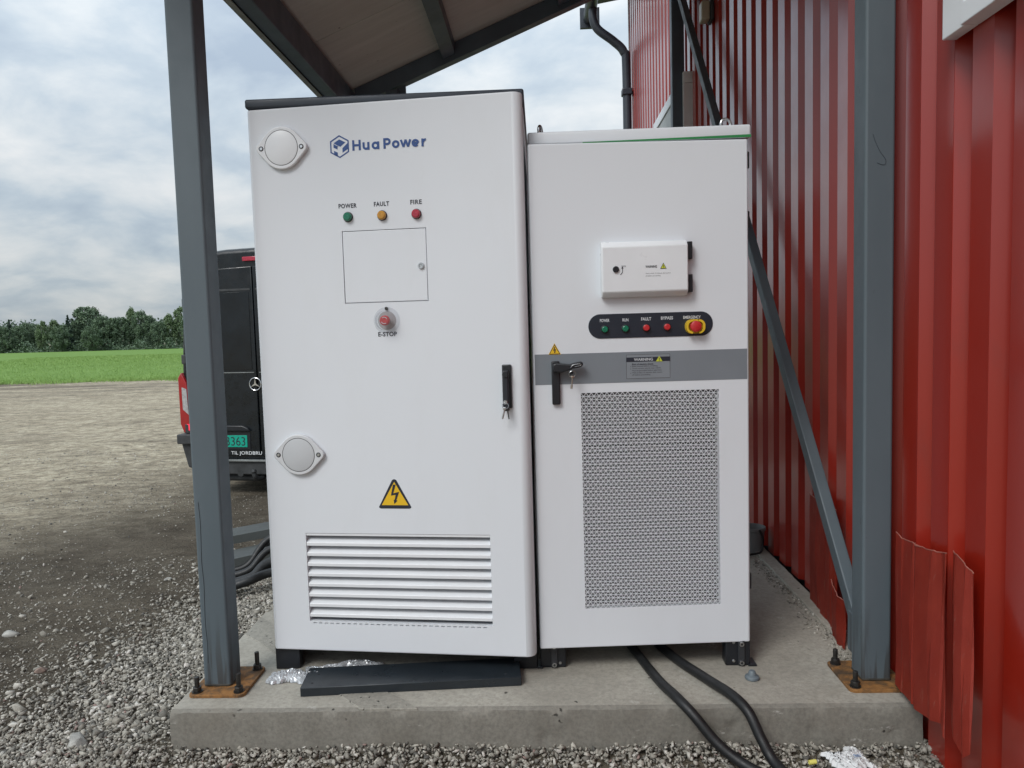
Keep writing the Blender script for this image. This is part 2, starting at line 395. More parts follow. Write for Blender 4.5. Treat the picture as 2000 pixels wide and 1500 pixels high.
# ---------------------------------------------------------------- mesh helpers
def settle(me, ang=32):
    """smooth bevels and curves, keep large flat faces truly flat"""
    n = len(me.polygons)
    if not n: return
    me.polygons.foreach_set('use_smooth', [True] * n); me.set_sharp_from_angle(angle=R_(ang))
    ar = np.zeros(n, dtype=np.float32); me.polygons.foreach_get('area', ar)
    me.polygons.foreach_set('use_smooth', list(ar < 0.06 * ar.sum()))
class MB:
    def __init__(s): s.bm = bmesh.new()
    def _merge(s, b2):
        me = bpy.data.meshes.new('tmp'); b2.to_mesh(me); b2.free(); s.bm.from_mesh(me); bpy.data.meshes.remove(me)
    def box(s, x0, x1, y0, y1, z0, z1, bev=0.0, seg=2, only=None):
        b = bmesh.new(); bmesh.ops.create_cube(b, size=1)
        for v in b.verts:
            v.co = Vector((x0 + (v.co.x + .5) * (x1 - x0), y0 + (v.co.y + .5) * (y1 - y0), z0 + (v.co.z + .5) * (z1 - z0)))
        if bev:
            ed = [e for e in b.edges if only is None or only(e)]
            bmesh.ops.bevel(b, geom=ed, offset=bev, segments=seg, profile=0.5, affect='EDGES')
        s._merge(b); return s
    def prism(s, poly, plane, a, c, bev=0.0, seg=2):
        """poly in the plane xz / xy / yz, extruded along the third axis from a to c"""
        b = bmesh.new()
        f = {'xz': lambda p, w: (p[0], w, p[1]), 'xy': lambda p, w: (p[0], p[1], w), 'yz': lambda p, w: (w, p[0], p[1])}[plane]
        v0 = [b.verts.new(f(p, a)) for p in poly]; v1 = [b.verts.new(f(p, c)) for p in poly]
        n = len(poly)
        b.faces.new(v0); b.faces.new(v1[::-1])
        for i in range(n): b.faces.new((v0[(i + 1) % n], v0[i], v1[i], v1[(i + 1) % n]))
        bmesh.ops.recalc_face_normals(b, faces=b.faces)
        if bev:
            ed = [e for e in b.edges if e.calc_face_angle(0) > 0.6]
            bmesh.ops.bevel(b, geom=ed, offset=bev, segments=seg, profile=0.5, affect='EDGES')
        s._merge(b); return s
    def cyl(s, c, axis, r, h, seg=24, r2=None, bev=0.0):
        """cylinder from c, length h along axis"""
        b = bmesh.new(); r2 = r if r2 is None else r2
        bmesh.ops.create_cone(b, cap_ends=True, segments=seg, radius1=r, radius2=r2, depth=h)
        for v in b.verts: v.co.z += h / 2
        if bev:
            ed = [e for e in b.edges if len(e.link_faces) == 2 and e.calc_face_angle(0) > 0.9]
            bmesh.ops.bevel(b, geom=ed, offset=bev, segments=2, profile=0.5, affect='EDGES')
        q = Vector((0, 0, 1)).rotation_difference(Vector(axis).normalized()).to_matrix().to_4x4()
        bmesh.ops.transform(b, matrix=Matrix.Translation(c) @ q, verts=b.verts)
        s._merge(b); return s
    def lathe(s, prof, c=(0, 0, 0), axis=(0, 0, 1), seg=32):
        b = bmesh.new(); rows = []
        for r, z in prof:
            if r < 1e-6: rows.append([b.verts.new((0, 0, z))] * seg)
            else: rows.append([b.verts.new((r * math.cos(2 * math.pi * i / seg), r * math.sin(2 * math.pi * i / seg), z)) for i in range(seg)])
        for k in range(len(rows) - 1):
            for i in range(seg):
                vs_ = [rows[k][i], rows[k][(i + 1) % seg], rows[k + 1][(i + 1) % seg], rows[k + 1][i]]
                u = []
                for v in vs_:
                    if v not in u: u.append(v)
                if len(u) >= 3: b.faces.new(u)
        bmesh.ops.recalc_face_normals(b, faces=b.faces)
        q = Vector((0, 0, 1)).rotation_difference(Vector(axis).normalized()).to_matrix().to_4x4()
        bmesh.ops.transform(b, matrix=Matrix.Translation(c) @ q, verts=b.verts)
        s._merge(b); return s
    def tube(s, pts, r, seg=12, smooth=6, cap=True):
        P = [Vector(p) for p in pts]
        if smooth and len(P) > 2:
            Q = []
            for i in range(len(P) - 1):
                p0 = P[max(i - 1, 0)]; p1 = P[i]; p2 = P[i + 1]; p3 = P[min(i + 2, len(P) - 1)]
                for k in range(smooth):
                    t = k / smooth
                    Q.append(0.5 * ((2 * p1) + (p2 - p0) * t + (2 * p0 - 5 * p1 + 4 * p2 - p3) * t * t + (3 * p1 - p0 - 3 * p2 + p3) * t ** 3))
            Q.append(P[-1]); P = Q
        b = bmesh.new(); rings = []
        n = None
        for i, p in enumerate(P):
            d = (P[min(i + 1, len(P) - 1)] - P[max(i - 1, 0)]).normalized()
            if n is None:
                n = d.orthogonal().normalized()
            else:
                n = (n - d * n.dot(d)).normalized()
            w = d.cross(n); rr = r[min(i, len(r) - 1)] if isinstance(r, (list, tuple)) else r
            rings.append([b.verts.new(p + (n * math.cos(2 * math.pi * k / seg) + w * math.sin(2 * math.pi * k / seg)) * rr) for k in range(seg)])
        for i in range(len(rings) - 1):
            for k in range(seg):
                b.faces.new((rings[i][k], rings[i][(k + 1) % seg], rings[i + 1][(k + 1) % seg], rings[i + 1][k]))
        if cap: b.faces.new(rings[0][::-1]); b.faces.new(rings[-1])
        bmesh.ops.recalc_face_normals(b, faces=b.faces)
        s._merge(b); return s
    def torus(s, c, axis, R, r, seg=32, sec=8):
        pts = []
        q = Vector((0, 0, 1)).rotation_difference(Vector(axis).normalized())
        b = bmesh.new(); rings = []
        for i in range(seg):
            a = 2 * math.pi * i / seg
            rings.append([b.verts.new(Vector(c) + q @ Vector(((R + r * math.cos(2 * math.pi * k / sec)) * math.cos(a), (R + r * math.cos(2 * math.pi * k / sec)) * math.sin(a), r * math.sin(2 * math.pi * k / sec)))) for k in range(sec)])
        for i in range(seg):
            for k in range(sec):
                b.faces.new((rings[i][k], rings[(i + 1) % seg][k], rings[(i + 1) % seg][(k + 1) % sec], rings[i][(k + 1) % sec]))
        bmesh.ops.recalc_face_normals(b, faces=b.faces)
        s._merge(b); return s
    def quad(s, *pts):
        s.bm.faces.new([s.bm.verts.new(p) for p in pts]); return s
    def mesh(s, name, mat, smooth=True, ang=32):
        me = bpy.data.meshes.new(name); s.bm.to_mesh(me); s.bm.free()
        if mat: me.materials.append(mat)
        if smooth:
            settle(me, ang)
        return me
    def obj(s, name, mat, parent=None, loc=None, rot=None, smooth=True, ang=32):
        return link(name, s.mesh(name, mat, smooth, ang), parent, loc, rot)
def link(name, data, parent=None, loc=None, rot=None):
    o = bpy.data.objects.new(name, data); COL.objects.link(o)
    if parent: o.parent = parent
    if loc is not None: o.location = loc
    if rot is not None: o.rotation_euler = rot
    return o
def tag(o, label=None, cat=None, group=None, kind=None):
    if label: o['label'] = label
    if cat: o['category'] = cat
    if group: o['group'] = group
    if kind: o['kind'] = kind
    return o
def thing(name, loc, label, cat, group=None, rotz=0.0):
    o = link(name, None, None, loc, (0, 0, rotz)); o.empty_display_size = 0.1
    return tag(o, label, cat, group)
def boolean(o, cutter_mb):
    c = link('cutter', cutter_mb.mesh('cutter', None, False))
    c.parent = o.parent; c.location = o.location; c.rotation_euler = o.rotation_euler
    md = o.modifiers.new('cut', 'BOOLEAN'); md.operation = 'DIFFERENCE'; md.object = c; md.solver = 'EXACT'
    bpy.context.view_layer.update()
    dg = bpy.context.evaluated_depsgraph_get()
    me = bpy.data.meshes.new_from_object(o.evaluated_get(dg))
    o.modifiers.clear(); old = o.data; o.data = me; me.name = old.name
    bpy.data.objects.remove(c)
    settle(me)
    for p_ in me.polygons:
        if max(abs(c) for c in p_.normal) > .9999: p_.use_smooth = False
    return o
def from_np(name, V, Fc, mat, tint=None, smooth=False):
    """V (n,3), Fc (m,k) all of one size; tint per face"""
    me = bpy.data.meshes.new(name)
    n, k = len(Fc), Fc.shape[1]
    me.vertices.add(len(V)); me.vertices.foreach_set('co', V.astype(np.float32).ravel())
    me.loops.add(n * k); me.loops.foreach_set('vertex_index', Fc.astype(np.int32).ravel())
    me.polygons.add(n); me.polygons.foreach_set('loop_start', np.arange(0, n * k, k, dtype=np.int32))
    if tint is not None:
        a = me.attributes.new('tint', 'FLOAT', 'FACE'); a.data.foreach_set('value', tint.astype(np.float32))
    me.materials.append(mat)
    me.update(calc_edges=True); me.validate()
    if smooth: me.polygons.foreach_set('use_smooth', [True] * n)
    return me

_TXT = {}
def text_mesh(s, bold=0.0, space=1.0):
    key = (s, bold, space)
    if key in _TXT: return _TXT[key]
    c = bpy.data.curves.new('t', 'FONT'); c.body = s; c.size = 1; c.offset = bold; c.space_character = space
    c.resolution_u = 4; c.fill_mode = 'FRONT'
    o = bpy.data.objects.new('t', c); COL.objects.link(o); bpy.context.view_layer.update()
    me = bpy.data.meshes.new_from_object(o.evaluated_get(bpy.context.evaluated_depsgraph_get()))
    bpy.data.objects.remove(o); bpy.data.curves.remove(c)
    co = np.array([v.co for v in me.vertices]); lo, hi = co.min(0), co.max(0)
    polys = [list(p.vertices) for p in me.polygons]
    V = [((x - lo[0]) / (hi[0] - lo[0]), (y - lo[1]) / (hi[1] - lo[1])) for x, y, z in co]
    asp = (hi[0] - lo[0]) / (hi[1] - lo[1])
    bpy.data.meshes.remove(me)
    _TXT[key] = (V, polys, asp); return _TXT[key]
def lettering(s, parent, u0, z0, w, h=None, mat=None, y=-0.0008, bold=0.0, space=1.0, name='lettering', tilt=0.0):
    V, polys, asp = text_mesh(s, bold, space)
    if h is None: h = w / asp
    me = bpy.data.meshes.new(name)
    me.from_pydata([(u * w, 0, v * h) for u, v in V], [], polys); me.materials.append(mat)
    return link(name, me, parent, (u0, y, z0), (0, tilt, 0))
def flat(poly, parent, name, mat, y=-0.0008, loc=(0, 0)):
    """thin printed patch facing -y"""
    return MB().prism(poly, 'xz', 0, 0.0005).obj(name, mat, parent, (loc[0], y, loc[1]), smooth=False)
def rrect(x0, x1, z0, z1, r, n=5):
    P = []
    for cx_, cz_, a0 in ((x1 - r, z1 - r, 0), (x0 + r, z1 - r, 90), (x0 + r, z0 + r, 180), (x1 - r, z0 + r, 270)):
        for i in range(n + 1):
            a = R_(a0 + 90 * i / n); P.append((cx_ + r * math.cos(a), cz_ + r * math.sin(a)))
    return P
def tri_round(cx_, z0, w, h, r, n=5):
    A = [(cx_ - w / 2, z0), (cx_ + w / 2, z0), (cx_, z0 + h)]
    ins = []; P = []
    c = Vector((cx_, z0 + h / 3))
    for i, p in enumerate(A):
        p = Vector(p); d = (c - p).normalized(); half = 0.55 if i < 2 else 0.48
        q = p + d * (r / math.sin(half))
        base = {0: (180 + 28, 270), 1: (270, 360 - 28 + 0), 2: (28 - 0, 180 - 28)}[i]
        for k in range(n + 1):
            a = R_(base[0] + (base[1] - base[0]) * k / n); P.append((q.x + r * math.cos(a), q.y + r * math.sin(a)))
    return P

# ================================================================ SETTING
ZT = 0.150            # top of the slab
YF = 2.530            # its front face
# ground: one sheet out to the horizon, finer near the camera
def axis(bands):
    a = []
    for lo, hi, st in bands: a += list(np.arange(lo, hi, st))
    return np.array(a + [bands[-1][1]])
def smooth_noise(X, Y, sc, seed):
    r = np.random.default_rng(seed); o = np.zeros_like(X)
    for k in range(6):
        a = r.uniform(0, 2 * math.pi); f = sc * r.uniform(0.6, 1.7); p = r.uniform(0, 6.28)
        o += np.sin((X * math.cos(a) + Y * math.sin(a)) * f + p)
    return o / 6
gx = axis([(-900, -60, 60), (-60, -14, 4), (-14, -6, 0.4), (-6, -1.0, 0.06), (-1.0, 2.2, 0.1), (2.2, 8, 0.8), (8, 60, 6), (60, 900, 60)])
gy = axis([(-60, -6, 6), (-6, 1.6, 0.6), (1.6, 8.0, 0.06), (8.0, 34, 0.5), (34, 240, 12), (240, 2400, 120)])
GX, GY = np.meshgrid(gx, gy)
GZ = np.vectorize(ground_z)(GX, GY)
near = np.clip((9 - GY) / 4, 0, 1) * np.clip((-1.2 - GX) / 0.6, 0, 1) * np.clip((GX + 9) / 3, 0, 1)
rut = smooth_noise(GX * 0.4, GY * 1.6, 3.2, 3) * 0.020 + smooth_noise(GX, GY, 9.0, 5) * 0.011 + smooth_noise(GX, GY, 22, 8) * 0.006
# low bank of gravel heaped along the left of the slab
bank = 0.05 * np.exp(-((GX + 1.55) / 0.30) ** 2) * np.clip((5.2 - GY) / 1.2, 0, 1) * np.clip((GY - 2.7) / 0.5, 0, 1)
GZ = GZ + rut * near + bank
GZ = np.where((GY > 8) & (GY < 33) & (GX < 0), GZ + smooth_noise(GX * 0.3, GY, 1.5, 4) * 0.03, GZ)
def ground_at(x, y):
    i = min(max(np.searchsorted(gy, y) - 1, 0), len(gy) - 2); j = min(max(np.searchsorted(gx, x) - 1, 0), len(gx) - 2)
    a = (y - gy[i]) / (gy[i + 1] - gy[i]); b_ = (x - gx[j]) / (gx[j + 1] - gx[j])
    return (GZ[i, j] * (1 - b_) + GZ[i, j + 1] * b_) * (1 - a) + (GZ[i + 1, j] * (1 - b_) + GZ[i + 1, j + 1] * b_) * a
ny_, nx_ = GX.shape
V = np.stack([GX.ravel(), GY.ravel(), GZ.ravel()], 1)
I = np.arange(ny_ * nx_).reshape(ny_, nx_)
Fc = np.stack([I[:-1, :-1].ravel(), I[:-1, 1:].ravel(), I[1:, 1:].ravel(), I[1:, :-1].ravel()], 1)
tag(link('ground', from_np('ground', V, Fc, GROUND, smooth=True)), kind='structure')

# green field beyond the yard: sheet plus real blades along the near part
def field_edge(x): return 31.0 + 0.6 * math.sin(x * 0.21) + 0.35 * math.sin(x * 0.73 + 1) + 0.22 * math.sin(x * 2.3) + 0.15 * math.sin(x * 5.1 + 2)
fx = np.concatenate([np.arange(-500, -70, 30), np.arange(-70, 40, 0.4), np.arange(40, 500, 30)])
ft = np.concatenate([[0, 0.004, 0.012], np.linspace(0.03, 1, 24)])
FX, FT = np.meshgrid(fx, ft)
E0 = np.vectorize(field_edge)(FX); FY = E0 + (222 - E0) * FT
FZ = np.vectorize(ground_z)(FX, FY) + 0.012 + 0.05 * np.clip(FT * 60, 0, 1)
V = np.stack([FX.ravel(), FY.ravel(), FZ.ravel()], 1); I = np.arange(FX.size).reshape(FX.shape)
Fc = np.stack([I[:-1, :-1].ravel(), I[:-1, 1:].ravel(), I[1:, 1:].ravel(), I[1:, :-1].ravel()], 1)
tag(link('field', from_np('field', V, Fc, FIELD, smooth=True)), kind='structure')
nb_ = 60000
t_ = rng.random(nb_) ** 2.2
bx_ = rng.uniform(-34, -6, nb_); bx_ = bx_ - t_ * 34
by_ = np.array([field_edge(x) for x in bx_]) - 1.3 * rng.random(nb_) ** 4 + t_ * 70
bz_ = np.array([ground_z(x, y) for x, y in zip(bx_, by_)]) + 0.02
hh = rng.uniform(0.04, 0.11, nb_) * (1 + t_); ww = rng.uniform(0.012, 0.03, nb_) * (1 + 2.2 * t_); an = rng.uniform(0, 6.28, nb_)
dx, dy = np.cos(an) * ww, np.sin(an) * ww * 0.4
lx, ly = rng.normal(0, 0.35, nb_) * hh, rng.normal(0, 0.35, nb_) * hh
V = np.stack([np.stack([bx_ - dx, by_ - dy, bz_], 1), np.stack([bx_ + dx, by_ + dy, bz_], 1), np.stack([bx_ + lx, by_ + ly, bz_ + hh], 1)], 1).reshape(-1, 3)
tag(link('grass', from_np('grass', V, np.arange(nb_ * 3).reshape(-1, 3), BLADE, tint=np.clip(rng.normal(0.5, 0.13, nb_), 0, 1))),
    'bright green young crop blades along the near edge of the field', 'grass', kind='stuff')

# ---- gravel: real stones, one mass
def rock_templates(n=14):
    T = []
    for k in range(n):
        b = bmesh.new(); r = np.random.default_rng(50 + k); sc = np.array([1.15, r.uniform(.6, .95), r.uniform(.42, .75)])
        v_ = r.normal(size=(11, 3)); v_ /= np.linalg.norm(v_, axis=1)[:, None]; v_ *= r.uniform(.78, 1.12, 11)[:, None]
        for q in v_ * sc: b.verts.new(q)
        hull = bmesh.ops.convex_hull(b, input=b.verts)
        bmesh.ops.delete(b, geom=[g_ for g_ in hull['geom_interior'] if isinstance(g_, bmesh.types.BMVert)], context='VERTS')
        bmesh.ops.recalc_face_normals(b, faces=b.faces); b.verts.index_update()
        b.verts.ensure_lookup_table()
        T.append((np.array([v.co[:] for v in b.verts]), np.array([[v.index for v in f.verts] for f in b.faces]))); b.free()
    return T
ROCKS = rock_templates()
def scatter(name, P, size, seed, label, mat=STONE):
    r = np.random.default_rng(seed); Vs, Fs, Ts = [], [], []; off = 0
    kind = r.integers(0, len(ROCKS), len(P))
    for k, (tv, tf) in enumerate(ROCKS):
        idx = np.where(kind == k)[0]; n = len(idx)
        if not n: continue
        a = r.uniform(0, 6.28, n); b_ = r.normal(0, .5, n); c, s = np.cos(a), np.sin(a); cb, sb = np.cos(b_), np.sin(b_)
        M = np.zeros((n, 3, 3)); M[:, 0, 0] = c * cb; M[:, 0, 1] = -s; M[:, 0, 2] = c * sb; M[:, 1, 0] = s * cb; M[:, 1, 1] = c; M[:, 1, 2] = s * sb; M[:, 2, 0] = -sb; M[:, 2, 2] = cb
        W = np.einsum('nij,vj->nvi', M, tv) * size[idx][:, None, None] + P[idx][:, None, :]
        Vs.append(W.reshape(-1, 3)); Fs.append((tf[None] + (np.arange(n) * len(tv))[:, None, None] + off).reshape(-1, 3))
        Ts.append(np.repeat(np.where(r.random(n) < 0.012, 1.0, np.clip(r.normal(.5, .25, n), 0, .96)), len(tf))); off += n * len(tv)
    me = from_np(name, np.concatenate(Vs), np.concatenate(Fs), mat, tint=np.concatenate(Ts))
    return tag(link(name, me), label, 'gravel', kind='stuff')
# in front of the slab
n = 15000
P = np.stack([rng.uniform(-1.9, 1.32, n), rng.uniform(2.05, 2.535, n), np.zeros(n)], 1)
P[:, 2] = rng.uniform(-0.010, 0.012, n) + 0.022 * np.clip((P[:, 1] - 2.40) / 0.12, 0, 1) * (0.4 + 0.6 * np.sin(P[:, 0] * 3.1) ** 2)
scatter('gravel', P, np.clip(rng.lognormal(math.log(0.0086), 0.34, n), .004, .022), 1, 'grey crushed stone heaped along the front of the concrete slab')
# bank on the left of the slab, thinning out into the dirt
n = 46000
x = -1.30 - np.abs(rng.normal(0, 0.36, n)) - rng.random(n) * 0.1; y = rng.uniform(2.05, 5.6, n)
x -= np.clip((2.9 - y), 0, 1) * rng.random(n) * 0.9
keep = rng.random(n) < np.where(y > 4.6, np.clip((5.6 - y), 0, 1), 1); x, y = x[keep], y[keep]; n = len(x)
P = np.stack([x, y, np.zeros(n)], 1)
P[:, 2] = np.array([ground_at(a, b) for a, b in zip(x, y)]) + rng.uniform(-0.012, 0.014, n)
scatter('gravel', P, np.clip(rng.lognormal(math.log(0.0080), 0.42, n), .004, .045), 2, 'loose crushed stone bank beside the left edge of the slab')
# rubble over the slab's back-left corner
n = 1600
x = rng.uniform(-1.34, -0.95, n); y = rng.uniform(3.3, 4.6, n); k_ = (x + y > 2.15); x, y = x[k_], y[k_]; n = len(x)
P = np.stack([x, y, ZT + rng.uniform(-.004, .006, n) * 1], 1); kk = rng.random(n) < np.clip((-0.9 - x) * 2.4, 0, 1); P = P[kk]
scatter('gravel', P, np.clip(rng.lognormal(math.log(0.009), 0.3, len(P)), .004, .02), 5, 'loose stones spilled over the back left of the slab')
# stones trodden into the dirt
n = 42000
y = 2.1 + 9.5 * rng.random(n) ** 2.0; x = -1.6 - (0.3 + 0.62 * y) * rng.random(n) ** 0.85
cl = smooth_noise(x, y * 1.5, 2.2, 21) + 0.6 * smooth_noise(x, y, 6, 22)
keep = rng.random(n) < np.clip(0.42 + 0.8 * cl, 0.06, 1); x, y = x[keep], y[keep]; n = len(x)
P = np.stack([x, y, np.array([ground_at(a, b) for a, b in zip(x, y)])], 1)
sz = np.clip(rng.lognormal(math.log(0.0050), 0.55, n), .003, .04)
P[:, 2] += sz * 0.15
scatter('gravel', P, sz, 3, 'scattered small stones pressed into the brown dirt yard')
# debris along the wall foot
n = 1500
P = np.stack([rng.normal(1.14, 0.028, n), rng.uniform(2.75, 6.2, n), ZT + rng.uniform(0.0, .004, n)], 1)
scatter('gravel', P, np.clip(rng.lognormal(math.log(0.0042), 0.45, n), .002, .014), 4, 'dark grit and crumbs along the foot of the red wall')

# ---- a few bigger stones lying on the yard
for (px, py, s_, lab) in ((22, 1243, .045, 'large pale stone at the left edge of the dirt yard'), (80, 1310, .035, 'reddish brown stone lying in the dirt at far left'),
                          (150, 1460, .06, 'flat pale slab of stone in the gravel at lower left'), (328, 1138, .028, 'small pointed grey stone beside the left steel post')):
    p = on_ground(px, py); b = bmesh.new(); bmesh.ops.create_icosphere(b, subdivisions=3, radius=1)
    r = np.random.default_rng(int(px)); cut = [(Vector(r.normal(size=3)).normalized(), r.uniform(.5, .85)) for _ in range(10)]
    for v in b.verts:
        for n_, d_ in cut:
            q = v.co.dot(n_)
            if q > d_: v.co -= n_ * (q - d_)
        v.co = Vector((v.co.x * s_, v.co.y * s_ * .75, v.co.z * s_ * .5))
    m_ = MB(); m_.bm = b
    o = m_.obj('stone', pmat('reddish_stone', (0.23, 0.165, 0.135), .9, var=.2, vscale=30, bump=.3) if px == 80 else pmat('pale_stone', (0.36, 0.35, 0.32), .9, var=.2, vscale=30, bump=.3), None, (p.x, p.y, ground_at(p.x, p.y) + s_ * .2), (0, 0, px))
    tag(o, lab, 'stone', 'bigger stones on the yard')

# ---- concrete slab: corner piece, rough trench strip, main slab, wall ledge
slab = thing('concrete_slab', (0, YF, 0), 'low grey concrete slab with a rough diagonal strip, carrying both cabinets', 'concrete slab')
def sp(x, y): return (x, y - YF)
XL, XR, YB = -1.325, 1.245, 6.9
a1, a2 = 1.872, 2.080                       # x + y along both sides of the diagonal trench
def edgy(poly, n=40, amp=0.0025):
    """break long straight arrises into slightly chipped ones"""
    out_ = []
    for i in range(len(poly)):
        p, q = Vector(poly[i]), Vector(poly[(i + 1) % len(poly)]); m_ = max(1, int((q - p).length / 0.05))
        for k in range(m_):
            w = p.lerp(q, k / m_)
            if k: w = w + Vector((random.uniform(-amp, amp), random.uniform(-amp, amp)))
            out_.append((w.x, w.y))
    return out_
MB().prism(edgy([sp(XL, YF + .013), sp(XR, YF + .013), sp(XR, YB), sp(XL, YB)], amp=.0015), 'xy', -0.15, ZT, 0.006, 2).obj('main_slab', CONC, slab)
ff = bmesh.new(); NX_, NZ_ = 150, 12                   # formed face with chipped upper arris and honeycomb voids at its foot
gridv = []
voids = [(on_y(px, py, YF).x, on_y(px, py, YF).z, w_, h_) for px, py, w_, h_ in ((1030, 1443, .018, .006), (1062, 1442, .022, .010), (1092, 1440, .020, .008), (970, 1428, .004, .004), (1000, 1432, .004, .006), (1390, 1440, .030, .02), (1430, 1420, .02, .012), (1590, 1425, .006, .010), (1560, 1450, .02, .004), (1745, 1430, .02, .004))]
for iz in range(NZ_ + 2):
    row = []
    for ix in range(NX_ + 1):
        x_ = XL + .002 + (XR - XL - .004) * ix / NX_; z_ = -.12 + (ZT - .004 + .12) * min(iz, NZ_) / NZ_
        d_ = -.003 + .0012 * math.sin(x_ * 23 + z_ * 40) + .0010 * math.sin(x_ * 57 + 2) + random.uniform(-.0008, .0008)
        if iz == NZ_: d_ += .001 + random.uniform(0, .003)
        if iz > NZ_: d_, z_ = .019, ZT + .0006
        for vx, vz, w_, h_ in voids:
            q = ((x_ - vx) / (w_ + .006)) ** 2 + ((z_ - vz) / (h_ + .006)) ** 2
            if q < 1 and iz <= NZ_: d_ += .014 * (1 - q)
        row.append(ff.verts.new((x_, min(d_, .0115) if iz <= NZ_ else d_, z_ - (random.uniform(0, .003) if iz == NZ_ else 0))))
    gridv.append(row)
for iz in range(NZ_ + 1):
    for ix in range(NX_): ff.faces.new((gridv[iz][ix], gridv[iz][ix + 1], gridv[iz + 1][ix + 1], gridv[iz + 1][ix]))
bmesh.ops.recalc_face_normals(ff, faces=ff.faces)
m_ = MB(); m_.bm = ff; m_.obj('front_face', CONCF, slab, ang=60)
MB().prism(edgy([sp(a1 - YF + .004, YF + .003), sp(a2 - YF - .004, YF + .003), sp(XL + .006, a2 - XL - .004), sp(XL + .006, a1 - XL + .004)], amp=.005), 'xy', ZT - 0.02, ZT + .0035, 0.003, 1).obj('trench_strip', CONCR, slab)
MB().prism(edgy([sp(1.165, 2.80), sp(1.235, 2.80), sp(1.235, YB - .05), sp(1.165, YB - .05)]), 'xy', ZT - .02, ZT + 0.012, 0.004, 2).obj('wall_ledge', CONC, slab)

# ================================================================ RED BUILDING
XW = 1.25           # outer flats of the cladding
bld = thing('red_building', (XW, 2.4, 0), 'tall red building clad in vertical corrugated steel, right of the cabinets', 'building')
def bl(x, y, z): return (x - XW, y - 2.4, z)
def sheet_profile(y0, nrib):
    P = []
    for k in range(nrib):
        a = y0 + 0.2 * k
        P += [(0.0, a), (0.0, a + 0.104), (0.045, a + 0.128), (0.045, a + 0.176)]
    P.append((0.0, y0 + 0.2 * nrib)); return P
def corrugated(prof, z0, z1, th=0.0016, zj=0.0, name='sheet'):
    """thin folded sheet: closed strip of wall thickness th, prof in (x, y)"""
    b = bmesh.new(); rows = []
    for (x, y) in prof:
        j0 = random.uniform(-zj, zj)
        rows.append([b.verts.new((x, y, z0 + j0)), b.verts.new((x, y, z1 + random.uniform(-zj, zj) * .4)), b.verts.new((x + th, y, z1)), b.verts.new((x + th, y, z0 + j0))])
    for a, c in zip(rows[:-1], rows[1:]):
        for i in range(4): b.faces.new((a[i], c[i], c[(i + 1) % 4], a[(i + 1) % 4]))
    b.faces.new(rows[0]); b.faces.new(rows[-1][::-1])
    bmesh.ops.recalc_face_normals(b, faces=b.faces)
    m_ = MB(); m_.bm = b; return m_
y = -3.6; i = 0
WALLH = 5.75
while y < 9.9:
    near_ = y < 2.45
    z0 = -0.12 if near_ else ZT + 0.006
    corrugated([(p[0], p[1]) for p in sheet_profile(0, 5)], z0, WALLH, zj=0 if near_ else 0.004).obj('cladding_sheet', RED, bld, bl(XW + 0.0012 * (i % 2), y, 0), smooth=False)
    y += 1.0; i += 1
YC = y                                       # far corner of the building
MB().box(-0.012, 0.06, 0, 0.02, 0.0, WALLH).obj('corner_trim', TRIM_WHITE, bld, bl(XW, YC, 0))
MB().box(0.055, 9, 0, 0.1, 0, WALLH).obj('back_wall', RED, bld, bl(XW, YC, 0))
MB().box(0.06, 0.16, 0, YC + 3.6, -0.1, WALLH).obj('wall_core', DARKIN, bld, bl(XW, -3.6, 0))
MB().box(0.055, 9, 0, 0.1, 0, WALLH).obj('end_wall', RED, bld, bl(XW, -3.7, 0))
rf = MB().prism([(-0.42, WALLH + .0), (9.3, WALLH + 1.5), (9.3, WALLH + 1.6), (-0.42, WALLH + .1)], 'xz', -3.9, YC + .35).obj('roof', DARKBLUE, bld, bl(XW, 0, 0))
# gutter, its end, downpipe with swan neck
gz = 5.55
gp = [(-0.50 + 0.08 * math.cos(a), gz + 0.08 * math.sin(a)) for a in [math.pi + math.pi * k / 10 for k in range(11)]]
gq = [(-0.50 + 0.072 * math.cos(a), gz + 0.072 * math.sin(a)) for a in [2 * math.pi - math.pi * k / 10 for k in range(11)]]
MB().prism(gp + gq, 'xz', -3.8, YC + .3).obj('gutter', DARKBLUE, bld, bl(XW, 0, 0))
MB().box(-0.62, -0.36, YC + .28, YC + .34, gz - .12, gz + .14).obj('gutter_end', DARKBLUE, bld, bl(XW, 0, 0))
pd = on_y(1225, 240, 10.2); pd2 = on_y(1180, 8, 10.2)
pipe = MB().tube([(XW - .48, 10.2, gz - .06), (XW - .48, 10.2, gz - .2), (XW - .42, 10.2, gz - .33), (pd.x - .16, 10.2, gz - .48), (pd.x - .03, 10.2, gz - .62), (pd.x, 10.2, gz - .85), (pd.x, 10.2, 3), (pd.x, 10.2, -0.3)], 0.055, 16, 8)
pp = pipe.obj('downpipe', DARKBLUE, bld, bl(0, 0, 0) if False else (-XW, -2.4, 0))
MB().box(pd.x - .065, pd.x + .065, 10.13, 10.27, 4.38, 4.46, .01).tube([(pd.x, 10.2, 4.42), (pd.x + .25, 10.2, 4.42)], .012, 8, 0).obj('pipe_bracket', DARKBLUE, pp)
